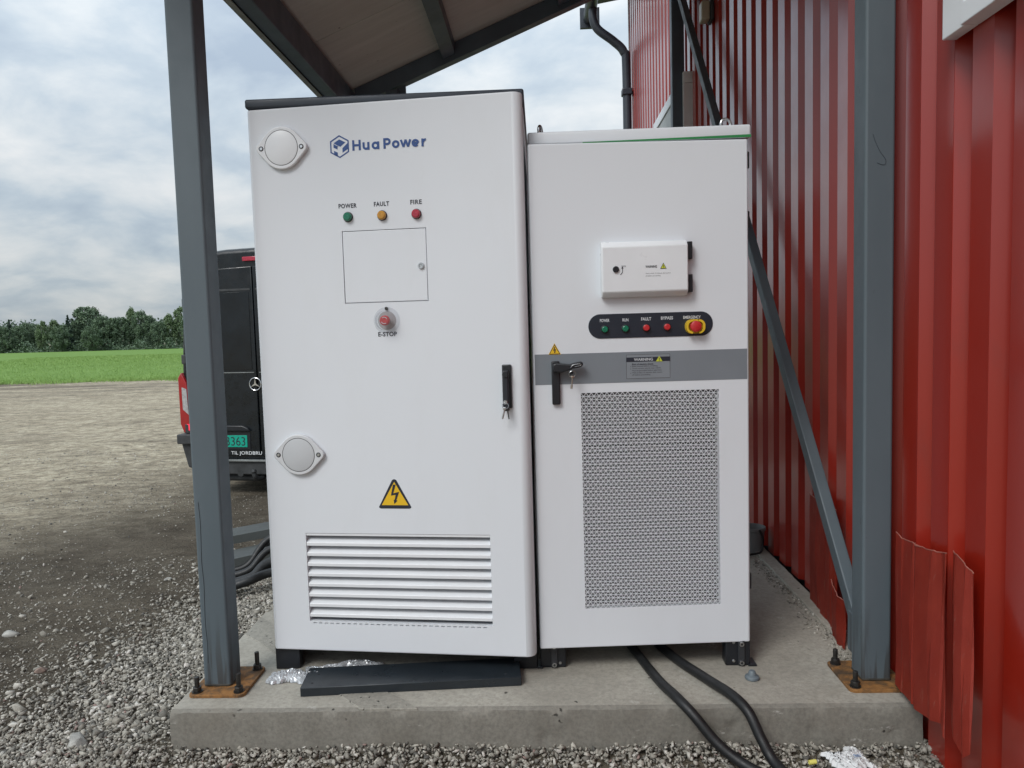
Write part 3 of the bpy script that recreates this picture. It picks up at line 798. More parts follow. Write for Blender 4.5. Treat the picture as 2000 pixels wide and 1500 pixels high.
# loading door far back, white window casing close to the camera, small lamp
MB().box(-.05, .03, 6.42, 7.93, ZT + .02, 3.36, .004).obj('door', pmat('pale_door', (0.42, 0.44, 0.43), .5), bld, (0, -2.4, 0))
MB().box(-.062, .02, 6.36, 7.99, 3.362, 3.45, .004).obj('door_head_trim', TRIM_WHITE, bld, (0, -2.4, 0))
MB().box(-.062, .02, 6.36, 6.418, ZT + .02, 3.36, .004).obj('door_side_trim', TRIM_WHITE, bld, (0, -2.4, 0))
win = MB().box(-.045, -.002, 2.27, 2.385, 2.257, 3.55, .003).obj('window_casing', TRIM_WHITE, bld, (0, -2.4, 0))
win['label'] = 'white window casing board'
MB().box(-.055, -.002, 0.9, 2.268, 2.257, 2.315, .003).obj('window_sill', TRIM_WHITE, win)
MB().box(-.03, -.004, 0.9, 2.266, 2.318, 3.55, .003).obj('window_board', pmat('cream_board', (0.66, 0.66, 0.60), .5, var=.04), win)
lp = on_x(1378, 24, 1.2)
la = thing('wall_lamp', (1.248, lp.y, lp.z), 'small square beige bulkhead lamp high on the red wall', 'lamp')
MB().box(-.025, 0, -.055, .055, -.07, .07, .006).obj('back_box', VANTR, la)
MB().box(-.085, -.026, -.05, .05, -.065, .065, .012, 3).obj('diffuser', pmat('beige_diffuser', (0.40, 0.36, 0.27), .4), la)

# ================================================================ CANOPY AND POSTS
SL = 0.402                                   # rise per metre towards the building
def roof_z(x): return 3.395 + SL * (x + 1.576)
can = thing('canopy', (-1.6, 6.45, 3.2), 'dark steel lean-to canopy with grey brown panels above the cabinets', 'canopy')
def cl_(x, y, z): return (x + 1.6, y - 6.45, z - 3.2)
def sloped(x0, x1, zb, zt, y0, y1):
    return MB().prism([(x0, roof_z(x0) + zb), (x1, roof_z(x1) + zb), (x1, roof_z(x1) + zt), (x0, roof_z(x0) + zt)], 'xz', y0, y1, 0.004)
off = cl_(0, 0, 0)
joints = [1.75, 2.45, 3.2, 4.3, 5.36, 6.52]  # unseen front overhang, its reach set to shade the cabinet tops
for a, b_ in zip(joints[:-1], joints[1:]):
    sloped(-1.610, 1.235, 0, 0.05, a + .004, b_ - .004).obj('roof_panel', PLY, can, off)
MB().box(-1.578, -1.478, 1.8, 6.53, 3.205, 3.40, .006).obj('edge_beam', BEAM, can, off)
MB().prism([(-1.618, 3.196), (-1.580, 3.196), (-1.580, 3.202), (-1.612, 3.202), (-1.612, 3.44), (-1.618, 3.44)], 'xz', 1.75, 6.55).obj('edge_trim', GALV, can, off)
sloped(-1.476, 1.23, -0.14, -0.003, 6.40, 6.50).obj('rafter', BEAM, can, off)
sloped(-1.476, 1.23, -0.14, -0.003, 2.68, 2.78).obj('rafter', BEAM, can, off)
for xp in (-0.69, 0.25):
    MB().prism([(xp - .05, roof_z(xp - .05) - .10), (xp + .05, roof_z(xp + .05) - .10), (xp + .05, roof_z(xp + .05) - .002), (xp - .05, roof_z(xp - .05) - .002)], 'xz', 2.785, 6.395, .004).obj('purlin', BEAM, can, off)
MB().prism([(-1.165, 3.10), (-1.06, 3.27), (-1.06, roof_z(-1.06) - .145), (-1.165, roof_z(-1.165) - .145)], 'xz', 6.44, 6.455).obj('gusset', BEAM, can, off)
def hexagon(r): return [(r * math.cos(R_(60 * k)), r * math.sin(R_(60 * k))) for k in range(6)]
def post(x, yc, top, label, plate=True, mat=POST, pl=(0.215, 0.20), pdx=0.0):
    o = thing('steel_post', (x, yc, ZT), label, 'post', 'steel posts of the canopy')
    MB().prism(rrect(-.05, .05, -.05, .05, .009, 4), 'xy', 0.013 if plate else 0, top - ZT).obj('shaft', mat, o, ang=50)
    if plate:
        bp = MB().prism(rrect(pdx - pl[0] / 2, pdx + pl[0] / 2, -pl[1] / 2, pl[1] / 2, .02, 3), 'xy', 0.0, .012, .0015, 1).obj('base_plate', RUST, o)
        w = MB()
        w.prism(rrect(-.053, .053, -.053, .053, .015, 4), 'xy', .0125, .021, .004, 2)
        w.obj('weld_bead', EDGE, o)
        for sx in (-1, 1):
            for sy in (-1, 1):
                bx, by = pdx + sx * (pl[0] / 2 - .026), sy * (pl[1] / 2 - .026)
                st = MB().cyl((0, 0, 0), (0, 0, 1), .0085, .062 + .006 * sx, 14, bev=.0015).obj('bolt', DARKSTEEL, o, (bx, by, .012))
                MB().prism(hexagon(.0165), 'xy', .004, .020, .0015, 1).cyl((0, 0, 0), (0, 0, 1), .019, .004, 20).obj('nut', DARKSTEEL, st, rot=(0, 0, random.random()))
    return o
post(-1.222, 2.742, roof_z(-1.222) - .145, 'blue grey square steel post at the front left corner of the slab', pl=(.205, .235), pdx=.02)
post(1.158, 2.735, roof_z(1.158) - .145, 'blue grey square steel post at the front right, against the red wall', pl=(.21, .235), pdx=-.012)
plf = [o for o in COL.objects if o.name.startswith('steel_post')][0]
MB().tube([(-.030 + .002 * math.sin(k * 2.1), -.0503, .10 + .075 * k) for k in range(9)], .0009, 5, 3).obj('paint_crack', BLACK, plf)
prw = [o for o in COL.objects if o.name.startswith('steel_post')][1]
MB().tube([Vector((on_y(px, py, 2.6845).x - 1.158, -.0506, on_y(px, py, 2.6845).z - ZT)) for px, py in ((1705, 262), (1710, 277), (1719, 296), (1729, 310), (1730, 319), (1724, 322), (1713, 318))], .0008, 5, 4).obj('pen_scrawl', INK, prw)
post(1.157, 6.45, roof_z(1.157) - .145, 'dark steel post at the back, between right cabinet and red wall', mat=BEAM)
post(-1.17, 6.45, roof_z(-1.17) - .145, 'dark steel post behind the left cabinet, under the canopy corner', mat=BEAM)
# long diagonal brace in the line of the right posts
p0, p1 = Vector((1.15, 2.80, 0.30)), Vector((1.15, 6.39, 4.16))
d = p1 - p0; br = thing('diagonal_brace', p0, 'long grey diagonal steel bar rising from front right post to back post', 'brace')
s_ = MB().box(-.024, .024, -.03, .03, 0, d.length, .006, 2).obj('bar', POST, br)
s_.rotation_euler = (-math.atan2(d.y, d.z), 0, 0)
MB().box(-.03, .03, -.014, .05, -.09, .06, .003).obj('end_cleat', POST, br, (0, .0, 0))

# ================================================================ CABINET HELPERS
class Panel:
    """door with a front plane; turns photo pixels into places on that plane"""
    def __init__(s, org, theta):
        s.o = Vector(org); s.th = theta
        s.e = Vector((math.cos(theta), math.sin(theta), 0)); s.n = Vector((math.sin(theta), -math.cos(theta), 0))
    def __call__(s, px, py):
        d = ray(px, py); t = (s.o - CAM).dot(s.n) / d.dot(s.n); P = CAM + d * t - s.o
        return (P.dot(s.e), P.z)
def caption(P, door, s, px0, px1, py_base, py_top, mat, bold=0.0, space=1.0, py_base_r=None, name='lettering'):
    u0, z0 = P(px0, py_base); u1, _ = P(px1, py_base); _, z1 = P(px0, py_top)
    tilt = 0
    return lettering(s, door, u0, z0, u1 - u0, abs(z1 - z0), mat, bold=bold, space=space, name=name)
def voltage_sign(door, cx_, z0, w, h, black_w, r):
    flat(tri_round(cx_, z0, w, h, r), door, 'warning_sticker', INK, -0.0008)
    k = black_w
    flat([(cx_ - w / 2 + k * 1.55, z0 + k), (cx_ + w / 2 - k * 1.55, z0 + k), (cx_, z0 + h - k * 1.75)], door, 'warning_field', YELLOW, -0.0016)
    # lightning arrow, drawn in a 100 x 100 box over the triangle
    B = [(46.5, 73.5), (54, 73.5), (46.5, 47), (62.5, 51.5), (54.5, 26), (57, 24), (48.5, 14), (47, 27), (49.5, 26.5), (53, 42.5), (40, 40)]
    flat([(cx_ - w / 2 + w * a / 100, z0 + h * b_ / 100) for a, b_ in B], door, 'lightning_mark', INK, -0.0024)
def lens(door, u, z, r, mat, name='indicator_lamp', depth=.016):
    o = MB().lathe([(0, depth), (r * .72, depth), (r * .9, depth - .002), (r, depth - .006), (r, .003)], axis=(0, -1, 0), seg=28).obj(name, mat, door, (u, 0, z))
    MB().lathe([(r * 1.14, 0), (r * 1.14, .003), (r * 1.0, .0045), (r * .9, .0045)], axis=(0, -1, 0), seg=28).obj('lamp_bezel', BLACK, door, (u, -.0002, z))
    return o

# ================================================================ LEFT CABINET
th = -math.atan2(0.105, 1.01)
DL = Panel((-1.058, 2.840, 0.237), th)
cab = thing('battery_cabinet', (-0.55, 2.885, ZT), 'taller white steel cabinet with dark cap, louvred vent and door ajar, on the left', 'electrical cabinet')
def lc(x, y, z): return (x + 0.55, y - 2.885, z - ZT)
o0 = lc(0, 0, 0)
MB().box(-1.052, -0.046, 2.892, 3.88, .262, 2.262, .008, 2).obj('body', WHITE, cab, o0)
MB().box(-1.046, -0.052, 2.8835, 2.8915, .275, 2.25).obj('door_seal', RUBBER, cab, o0)
MB().box(-1.063, -0.041, 2.838, 3.90, 2.273, 2.307, .008, 3).obj('roof_cap', DARKBLUE, cab, o0)
MB().box(-1.052, -0.046, 2.892, 3.88, 2.2625, 2.2725).obj('roof_gasket', BLACK, cab, o0)
# plinth: two corner feet, a middle skid and long side rails
for (x0, x1, y0, y1) in ((-1.060, -.965, 2.855, 2.90), (-.135, -.046, 2.835, 2.89), (-.60, -.48, 2.99, 3.4)):
    MB().box(x0, x1, y0, y1, ZT + .001, .258, .003).obj('plinth_foot', BLACK, cab, o0)
MB().box(-1.058, -1.02, 2.902, 3.87, ZT + .001, .2575, .003).obj('plinth_rail', BLACK, cab, o0)
MB().box(-.08, -.046, 2.895, 3.87, ZT + .001, .2575, .003).obj('plinth_rail', BLACK, cab, o0)
MB().box(-.472, -.138, 2.93, 2.95, ZT + .035, .2575, .002).obj('skirt_plate', BLACK, cab, o0)
def door_outline(w, t_, rl, rr):
    P = [(0, t_), (0, rl)] + [(rl - rl * math.cos(R_(a)), rl - rl * math.sin(R_(a))) for a in range(10, 91, 10)]
    P += [(w - rr + rr * math.sin(R_(a)), rr - rr * math.cos(R_(a))) for a in range(0, 91, 9)] + [(w, t_)]
    return P
door = MB().prism(door_outline(1.014, .043, .013, .034), 'xy', 0, 2.031, .006, 2).obj('door', WHITE, cab, lc(-1.058, 2.840, .237), (0, 0, th))
# openings cut through the door
u0, z1 = DL(597, 1041); u1, _ = DL(957, 1044); _, z0 = DL(602, 1213)
LV = (u0, u1, z0 + .001, z1)
hu0, hz1 = DL(667.5, 452); hu1, _ = DL(832, 446); _, hz0 = DL(675, 593)
cut = MB().box(LV[0], LV[1], -.02, .08, LV[2], LV[3]).box(hu0, hu1, -.02, .012, hz0, hz1)
su0, sz = DL(612, 1216.5); su1, _ = DL(951, 1225)
NSL = 30
for k in range(NSL):
    w = (su1 - su0) / (NSL - 0.4); cut.box(su0 + k * w, su0 + k * w + w * .62, -.02, .08, sz - .002, sz + .002)
boolean(door, cut)
MB().box(.01, 1.0, .0445, .0475, .01, 2.02, .0).obj('door_liner', DARKIN, door)
lb = MB().box(LV[0] - .01, LV[1] + .01, .0435, .0442, LV[2] - .02, LV[3] + .01).obj('vent_backing', DARKIN, door)
NS = 9; pitch = (LV[3] - LV[2]) / (NS - .35)
slat_poly = [(.0405, .026), (.0385, .0275), (.0035, .0068), (.0022, .0052), (.0022, -.0055), (.0120, -.0092), (.0120, -.0078), (.0040, -.0045), (.0040, .0045)]
for k in range(NS):
    zc = LV[3] - .004 - k * pitch
    top_ = LV[3] - .0012
    poly = [(a, min(zc + b_, top_)) for a, b_ in slat_poly]
    if zc - .0095 < LV[2]: poly = [(a, max(c, LV[2] + .0005)) for a, c in poly]
    MB().prism(poly, 'yz', LV[0] + .001, LV[1] - .001).obj('louvre_slat', TRIM_WHITE, door, smooth=False)
# inspection hatch with lock
MB().box(hu0 + .0022, hu1 - .0022, .0006, .0115, hz0 + .0022, hz1 - .0022, .002, 2).obj('hatch', WHITE, door)
lu, lz = DL(822.5, 519)
MB().lathe([(0, .006), (.0045, .006), (.006, .008), (.0095, .008), (.0115, .004), (.0115, 0)], axis=(0, -1, 0), seg=24).obj('hatch_lock', STEEL, door, (lu, .0004, lz))
# signal lamps
for (s, px0, px1, pb, pt, lx, ly, mt) in (('POWER', 661.5, 697, 407.5, 398.5, 680, 424, GREEN), ('FAULT', 730.5, 760.5, 403.5, 394.5, 746.5, 421, AMBER), ('FIRE', 801.5, 824, 399.5, 390.5, 813.5, 418, REDL)):
    caption(DL, door, s, px0, px1, pb, pt, INK, bold=.028, space=1.12)
    u, z = DL(lx, ly); lens(door, u, z, .0162, mt)
# emergency stop behind a clear guard
eu, ez = DL(756, 626)
MB().lathe([(.034, 0), (.034, .0012), (.030, .0016), (0, .0016)], axis=(0, -1, 0), seg=36).obj('stop_recess', pmat('grey_recess', (0.40, 0.385, 0.39), .5), door, (eu, -.0002, ez))
MB().lathe([(0, .034), (.014, .034), (.018, .031), (.0185, .022), (.012, .018), (.012, .002)], axis=(0, -1, 0), seg=32).obj('stop_button', REDP, door, (eu, 0, ez))
for a in (25, 205):
    pts = [(math.cos(R_(a + q)) * .0115, -.0346, math.sin(R_(a + q)) * .0115) for q in range(0, 101, 20)]
    MB().tube(pts, .0012, 6, 0).obj('arrow_mark', WHITEINK, door, (eu, 0, ez))
MB().lathe([(.049, .0005), (.049, .003), (.036, .0045), (.034, .036), (.030, .041), (0, .041)], axis=(0, -1, 0), seg=40).obj('clear_guard', COVER, door, (eu, -.0003, ez))
MB().lathe([(0, .008), (.005, .008), (.006, .0045), (.006, .0005)], axis=(0, -1, 0), seg=16).obj('guard_screw', DARKSTEEL, door, (eu, 0, ez + .0435))
caption(DL, door, 'E-STOP', 739, 775.5, 657.5, 648.5, INK, bold=.028, space=1.08)
# voltage warning sticker
tu, tz = DL(772, 993); tw = DL(808, 993)[0] - DL(736.5, 993)[0]; tht = DL(770, 929.5)[1] - DL(770, 993)[1]
voltage_sign(door, tu, tz, tw, tht, .0125, .0105)
# blank covers over the lifting points
def blank_cover(cxp, cyp, s1, s2, disc):
    u, z = DL(cxp, cyp); a = DL(*s1); b_ = DL(*s2)
    R0, r1 = .0765, .020
    hw = (b_[0] - a[0]) / 2
    # outline: circle and two ears joined by tangents
    al = math.acos((R0 - r1) / hw); Pp = []
    for i in range(17): q = al + (math.pi - 2 * al) * i / 16; Pp.append((R0 * math.cos(q), R0 * math.sin(q)))
    for i in range(9): q = (math.pi - al) + 2 * al * i / 8; Pp.append((-hw + r1 * math.cos(q), r1 * math.sin(q)))
    for i in range(17): q = math.pi + al + (math.pi - 2 * al) * i / 16; Pp.append((R0 * math.cos(q), R0 * math.sin(q)))
    for i in range(9): q = -al + 2 * al * i / 8; Pp.append((hw + r1 * math.cos(q), r1 * math.sin(q)))
    MB().prism(Pp, 'xz', -.017, -.0003, .004, 3).obj('blank_cover', disc[0], door, (u, 0, z), ang=40)
    MB().lathe([(0, .0182), (.0600, .0182), (.0615, .0176), (.0615, .013)], axis=(0, -1, 0), seg=48).obj('cover_disc', disc[1], door, (u, 0, z))
    MB().lathe([(.0638, .0162), (.0638, .0173), (.0618, .0173), (.0618, .0162)], axis=(0, -1, 0), seg=48).obj('cover_groove', VANTR, door, (u, 0, z))
    for sx in (-1, 1):
        MB().lathe([(.0088, .0168), (.0088, .0182), (.0065, .0182)], axis=(0, -1, 0), seg=18).obj('screw_recess', BLACK, door, (u + sx * hw, 0, z))
        MB().lathe([(0, .0188), (.0050, .0188), (.0062, .0174)], axis=(0, -1, 0), seg=16).obj('screw', STEEL, door, (u + sx * hw, 0, z))
blank_cover(553, 290.5, (514, 292), (592, 288), (TRIM_WHITE, TRIM_WHITE))
blank_cover(586.5, 887, (547, 887), (624.5, 886), (pmat('light_grey_plastic', (0.62, 0.64, 0.66), .4, var=.02), PALE_GREY))
# logo: hexagon with a folded H and C, then the name
lu0, lz0 = DL(645, 287.5); lu1, _ = DL(681.5, 286); _, lzt = DL(662, 264); _, lzb = DL(663, 309)
LW, LH = lu1 - lu0, lzt - lzb; lcx, lcz = (lu0 + lu1) / 2, (lzt + lzb) / 2
def lg(a, b_): return (lcx + a * LW / 2, lcz + b_ * LH / 2)
HX = [(0, 1), (1, .5), (1, -.5), (0, -1), (-1, -.5), (-1, .5)]
def hexring(s_): return [lg(a * s_, b_ * s_) for a, b_ in HX]
ho, hi_ = hexring(1.0), hexring(.87)
for k in range(6):
    flat([ho[k], ho[(k + 1) % 6], hi_[(k + 1) % 6], hi_[k]], door, 'logo_mark', BLUEINK)
for poly in ([(0.0, .63), (.64, .34), (.08, -.02), (-.12, .09), (-.12, .06), (-.20, .09), (-.62, .33)],           # top of the box
             [(-.64, .26), (-.64, -.06), (-.22, -.24), (-.22, .05), (-.12, .0)],                                      # above the bar of the H
             [(-.60, -.34), (-.22, -.50), (-.22, -.86), (-.60, -.66)],                                                 # below the bar
             [(.88, .28), (.88, -.24), (.30, -.54), (.30, -.16)]):                                                     # inside of the C
    flat([lg(a, b_) for a, b_ in poly], door, 'logo_mark', BLUEINK)
u0_, z0_ = DL(688.5, 294); u1_, z1_ = DL(836, 285.5); _, zt_ = DL(688.5, 273.5)
NW, NH = u1_ - u0_, zt_ - z0_
def ribbon(pts, w, k, close=False):
    """flat stroke of even width along pts, in units of the cap height"""
    P_ = [Vector(p_) for p_ in pts]; n_ = len(P_); L_, Rr = [], []
    for i_ in range(n_):
        a_ = P_[(i_ - 1) % n_] if close or i_ else P_[0]; c_ = P_[(i_ + 1) % n_] if close or i_ < n_ - 1 else P_[-1]
        d_ = (c_ - a_).normalized(); nn_ = Vector((-d_.y, d_.x)) * w / 2
        L_.append(P_[i_] + nn_); Rr.append(P_[i_] - nn_)
    me = bpy.data.meshes.new('brand_letter'); V_ = [(NX0 + p_.x * SX, 0, z0_ - .001 + p_.y * NH) for p_ in L_ + Rr]
    F_ = [(i_, (i_ + 1) % n_, n_ + (i_ + 1) % n_, n_ + i_) for i_ in range(n_ if close else n_ - 1)]
    me.from_pydata(V_, [], F_); me.materials.append(BLUEINK)
    link('brand_letter', me, door, (0, -.0008 - .00006 * k, 0))
def arc(cx__, cy__, r__, a0, a1, n_=18): return [(cx__ + r__ * math.cos(R_(a0 + (a1 - a0) * i_ / n_)), cy__ + r__ * math.sin(R_(a0 + (a1 - a0) * i_ / n_))) for i_ in range(n_ + 1)]
ST = .215; xh = .74
SX = NW / 7.42; NX0 = u0_
def bar_(x_, y0__, y1__): return [(x_, y0__), (x_, y1__)]
x_ = ST / 2; strokes = [bar_(x_, 0, 1), bar_(x_ + .63, 0, 1), [(x_, .5), (x_ + .63, .5)]]                                   # H
x_ = 1.02 + ST / 2; rr_ = .235; strokes += [[(x_, xh)] + arc(x_ + rr_, rr_ + ST / 2, rr_, 180, 360) + [(x_ + 2 * rr_, xh)], bar_(x_ + 2 * rr_, 0, xh)]   # u
x_ = 1.92 + ST / 2; rr_ = xh / 2 - ST / 2; strokes += [('c', arc(x_ + rr_, xh / 2, rr_, 0, 340, 26)), bar_(x_ + 2 * rr_ + .02, 0, xh)]        # a
x_ = 3.08 + ST / 2; strokes += [bar_(x_, 0, 1), [(x_, 1 - ST / 2), (x_ + .26, 1 - ST / 2)] + arc(x_ + .28, .665, .228, 90, -90) + [(x_, .437)]]          # P
x_ = 3.92 + ST / 2; strokes += [('c', arc(x_ + rr_, xh / 2, rr_, 0, 346, 26))]                                                      # o
x_ = 4.80; strokes += [[(x_, xh), (x_ + .24, .06)], [(x_ + .24, .06), (x_ + .46, xh)], [(x_ + .46, xh), (x_ + .68, .06)], [(x_ + .68, .06), (x_ + .92, xh)]]  # w
x_ = 5.84 + ST / 2; strokes += [arc(x_ + rr_, xh / 2, rr_, 0, 318, 26), [(x_, xh / 2 - .02), (x_ + 2 * rr_, xh / 2 - .02)]]         # e
x_ = 6.80 + ST / 2; strokes += [bar_(x_, 0, xh), arc(x_ + .30, xh - .36, .255, 175, 82, 8)]                                        # r
for k, st_ in enumerate(strokes):
    if isinstance(st_, tuple): ribbon(st_[1], ST, k, True)
    else: ribbon(st_, ST if len(st_) != 2 or abs(st_[0][0] - st_[1][0]) < .01 or abs(st_[0][1] - st_[1][1]) < .01 else ST * .92, k)
# swing handle with keys
ha, hb = DL(979.5, 712), DL(998.5, 797)
hu, hzb, hzt_ = (ha[0] + .002), hb[1], ha[1]
MB().box(hu, hu + .034, -.012, -.0003, hzb, hzt_, .004, 2).obj('handle_plate', BLACK, door)
MB().box(hu + .003, hu + .026, -.030, -.0125, hzb - .008, hzt_ - .02, .006, 3).obj('handle_lever', pmat('black_lever', (0.016, 0.018, 0.024), .42), door)
MB().lathe([(0, .006), (.009, .006), (.011, .003), (.011, 0)], axis=(0, -1, 0), seg=24).obj('handle_boss', BLACK, door, (hu + .0145, -.030, hzt_ - .034))
MB().lathe([(0, .004), (.006, .004), (.008, .002), (.008, 0)], axis=(0, -1, 0), seg=20).obj('lock_barrel', STEEL, door, (hu + .013, -.030, hzb + .024))
MB().torus((0, 0, 0), (0.2, -1, .15), .011, .0011, 28, 6).obj('key_ring', STEEL, door, (hu + .013, -.037, hzb + .012))
MB().box(-.006, .006, -.002, .002, -.006, .004, .0015).cyl((0, 0, -.005), (-.25, 0, -1), .0035, .034, 12).obj('key', STEEL, door, (hu + .010, -.039, hzb + .004))
MB().box(-.004, .004, -.0015, .0015, -.004, .004, .001).cyl((0, 0, -.004), (.15, 0, -1), .002, .034, 10).obj('key', DARKSTEEL, door, (hu + .020, -.036, hzb + .002))

# ================================================================ RIGHT CABINET
XR0, XR1 = -0.033, 0.765
thr = math.atan2(0.045, 0.79)
DR = Panel((XR0, 2.790, 0.246), thr)
cab2 = thing('inverter_cabinet', (0.366, 2.85, ZT), 'shorter white steel cabinet with grey stripe and perforated vent, on the right', 'electrical cabinet')
def rc(x, y, z): return (x - .366, y - 2.85, z - ZT)
o0 = rc(0, 0, 0)
MB().box(XR0 + .006, XR1 - .006, 2.882, 3.58, .262, 2.100, .006, 2).obj('body', WHITE, cab2, o0)
MB().box(XR0 + .012, XR1 - .012, 2.876, 2.8815, .28, 2.08).obj('door_seal', RUBBER, cab2, o0)
lid = MB().box(XR0 + .001, XR1 + .004, 2.838, 3.60, 2.1035, 2.150, .008, 3).obj('lid', WHITE, cab2, o0)
MB().prism([(XR0 + .20, 2.1040), (XR1 + .0035, 2.1037), (XR1 + .0035, 2.1135), (XR0 + .20, 2.1072)], 'xz', 2.8368, 2.8379).obj('green_stripe', GREENP, lid)
door2 = MB().prism(door_outline(.791, .036, .008, .008), 'xy', 0, 1.851, .005, 2).obj('door', WHITE, cab2, rc(XR0, 2.790, .246), (0, 0, thr))
gu0, gz1 = DR(1134.5, 768); gu1, _ = DR(1404, 760); _, gz0 = DR(1145, 1189)
boolean(door2, MB().box(gu0, gu1, -.02, .08, gz0, gz1))
# perforated vent: rows of triangular holes between thin webs
NR = 64; NC = 26; rh = (gz1 - gz0) / NR; cw = (gu1 - gu0) / (NC + .5); wb = .0022
g = bmesh.new()
def bar(p, q, w, y0, dp):
    p, q = Vector((p[0], 0, p[1])), Vector((q[0], 0, q[1])); d_ = (q - p).normalized(); s__ = Vector((-d_.z, 0, d_.x)) * w / 2
    a = [p - s__, q - s__, q + s__, p + s__]
    f_ = [g.verts.new(v + Vector((0, y0, 0))) for v in a]; k_ = [g.verts.new(v + Vector((0, y0 + dp, 0))) for v in a]
    g.faces.new(f_)
    for i_ in (0, 2): g.faces.new((f_[i_], k_[i_], k_[i_ + 1], f_[i_ + 1]))
for r_ in range(1, NR): bar((gu0, gz0 + r_ * rh), (gu1, gz0 + r_ * rh), wb, .0010, .0015)
for r_ in range(NR):
    zb, zt2 = gz0 + r_ * rh, gz0 + (r_ + 1) * rh
    for c in range(-1, 2 * NC + 2):
        ua, ub = gu0 + c * cw / 2, gu0 + (c + 1) * cw / 2
        upw = (c + r_) % 2 == 0
        if ub <= gu0 + 1e-6 or ua >= gu1 - 1e-6: continue
        pa, pb = (ua, zb if upw else zt2), (ub, zt2 if upw else zb)
        if pa[0] < gu0: t2 = (gu0 - pa[0]) / (pb[0] - pa[0]); pa = (gu0, pa[1] + (pb[1] - pa[1]) * t2)
        if pb[0] > gu1: t2 = (gu1 - pa[0]) / (pb[0] - pa[0]); pb = (gu1, pa[1] + (pb[1] - pa[1]) * t2)
        bar(pa, pb, wb, .0013 if upw else .0016, .0012)
gm = MB(); gm.bm = g
tag(gm.obj('vent_grille', WHITE, door2, smooth=False), kind='stuff')
MB().box(gu0 - .012, gu1 + .012, .040, .043, gz0 - .012, gz1 + .012).obj('vent_backing', DARKIN, door2)
nsl = 33; ps = (gz1 - gz0) / nsl
sm = MB().prism([(.016, 0), (.036, .0095), (.0365, .0080), (.0175, -.002), (.0160, -.002)], 'yz', gu0 + .002, gu1 - .002).mesh('filter_slat', SLATGREY, False)
for k in range(nsl): link('filter_slat', sm, door2, (0, 0, gz0 + .0045 + k * ps))
# grey band with warning label
ba, bb = DR(1040, 753), DR(1466, 680.5)
bz0, bz1 = DR(1250, 746.3)[1], DR(1250, 686.8)[1]
flat([(.0072, bz0), (.7838, bz0), (.7838, bz1), (.0072, bz1)], door2, 'grey_stripe', STRIPE, -.0007)
wl = DR(1223.5, 740); wr = DR(1309, 737); wt = DR(1223.5, 693)
lx0, lx1, lz0_, lz1_ = wl[0], wr[0], wl[1], wt[1]
LBL = pmat('grey_label', (0.225, 0.25, 0.275), .45, var=.02)
flat([(lx0, lz0_), (lx1, lz0_), (lx1, lz1_), (lx0, lz1_)], door2, 'label_outline', VANTR, -.0013)
flat([(lx0 + .0012, lz0_ + .0012), (lx1 - .0012, lz0_ + .0012), (lx1 - .0012, lz1_ - .0012), (lx0 + .0012, lz1_ - .0012)], door2, 'label_field', LBL, -.0019)
lw, lh = lx1 - lx0, lz1_ - lz0_
flat([(lx0, lz0_ + lh * .70), (lx1, lz0_ + lh * .70), (lx1, lz0_ + lh * .885), (lx0, lz0_ + lh * .885)], door2, 'label_band', INK, -.0026)
lettering('WARNING', door2, lx0 + lw * .175, lz0_ + lh * .735, lw * .43, lh * .115, WHITEINK, y=-.0034, bold=.015)
flat([(lx0 + lw * .675, lz0_ + lh * .69), (lx0 + lw * .825, lz0_ + lh * .69), (lx0 + lw * .75, lz0_ + lh * .92)], door2, 'label_triangle', LIME, -.0034)
lettering('!', door2, lx0 + lw * .741, lz0_ + lh * .715, lw * .018, lh * .13, INK, y=-.0042, bold=.02)
for s, a, w, zf, bo in (('Risk of electric shock', .13, .49, .565, .02), ('Read manual before installing', .13, .58, .475, 0), ('Touch current may be over 3.5mA.', .13, .66, .385, 0),
                        ('Must be grounded before operation.', .13, .68, .295, 0), ('Wait at least 15 minutes after power', .13, .69, .205, 0), ('off before proceeding.', .13, .42, .115, 0)):
    lettering(s, door2, lx0 + lw * a, lz0_ + lh * zf, lw * w, lh * .07, INK, y=-.0026, bold=bo, name='small_print')
for zf in (.50, .41, .23):
    flat([(lx0 + lw * .093, lz0_ + lh * zf - .0012), (lx0 + lw * .106, lz0_ + lh * zf - .0012), (lx0 + lw * .106, lz0_ + lh * zf + .0012), (lx0 + lw * .093, lz0_ + lh * zf + .0012)], door2, 'bullet_mark', INK, -.0026)
# small voltage sticker
tu, tz = DR(1083.3, 692); tw = DR(1094.5, 692)[0] - DR(1072, 692)[0]; tht = DR(1083, 672)[1] - DR(1083, 692)[1]
flat([(tu - tw / 2 - .002, tz - .0012), (tu + tw / 2 + .002, tz - .0012), (tu, tz + tht + .003)], door2, 'sticker_border', YELLOW, -.0013)
flat([(tu - tw / 2 + .0005, tz), (tu + tw / 2 - .0005, tz), (tu, tz + tht)], door2, 'sticker_outline', INK, -.0019)
flat([(tu - tw / 2 + .0042, tz + .0024), (tu + tw / 2 - .0042, tz + .0024), (tu, tz + tht - .005)], door2, 'sticker_field', YELLOW, -.0025)
B = [(46.5, 73.5), (56, 73.5), (48, 50), (62.5, 52.5), (55, 27), (59, 25), (48.5, 12), (43, 28), (48, 27), (50, 40), (38, 38)]
flat([(tu - tw / 2 + tw * a / 100, tz + tht * b_ / 100 * .95) for a, b_ in B], door2, 'lightning_mark', INK, -.0032)
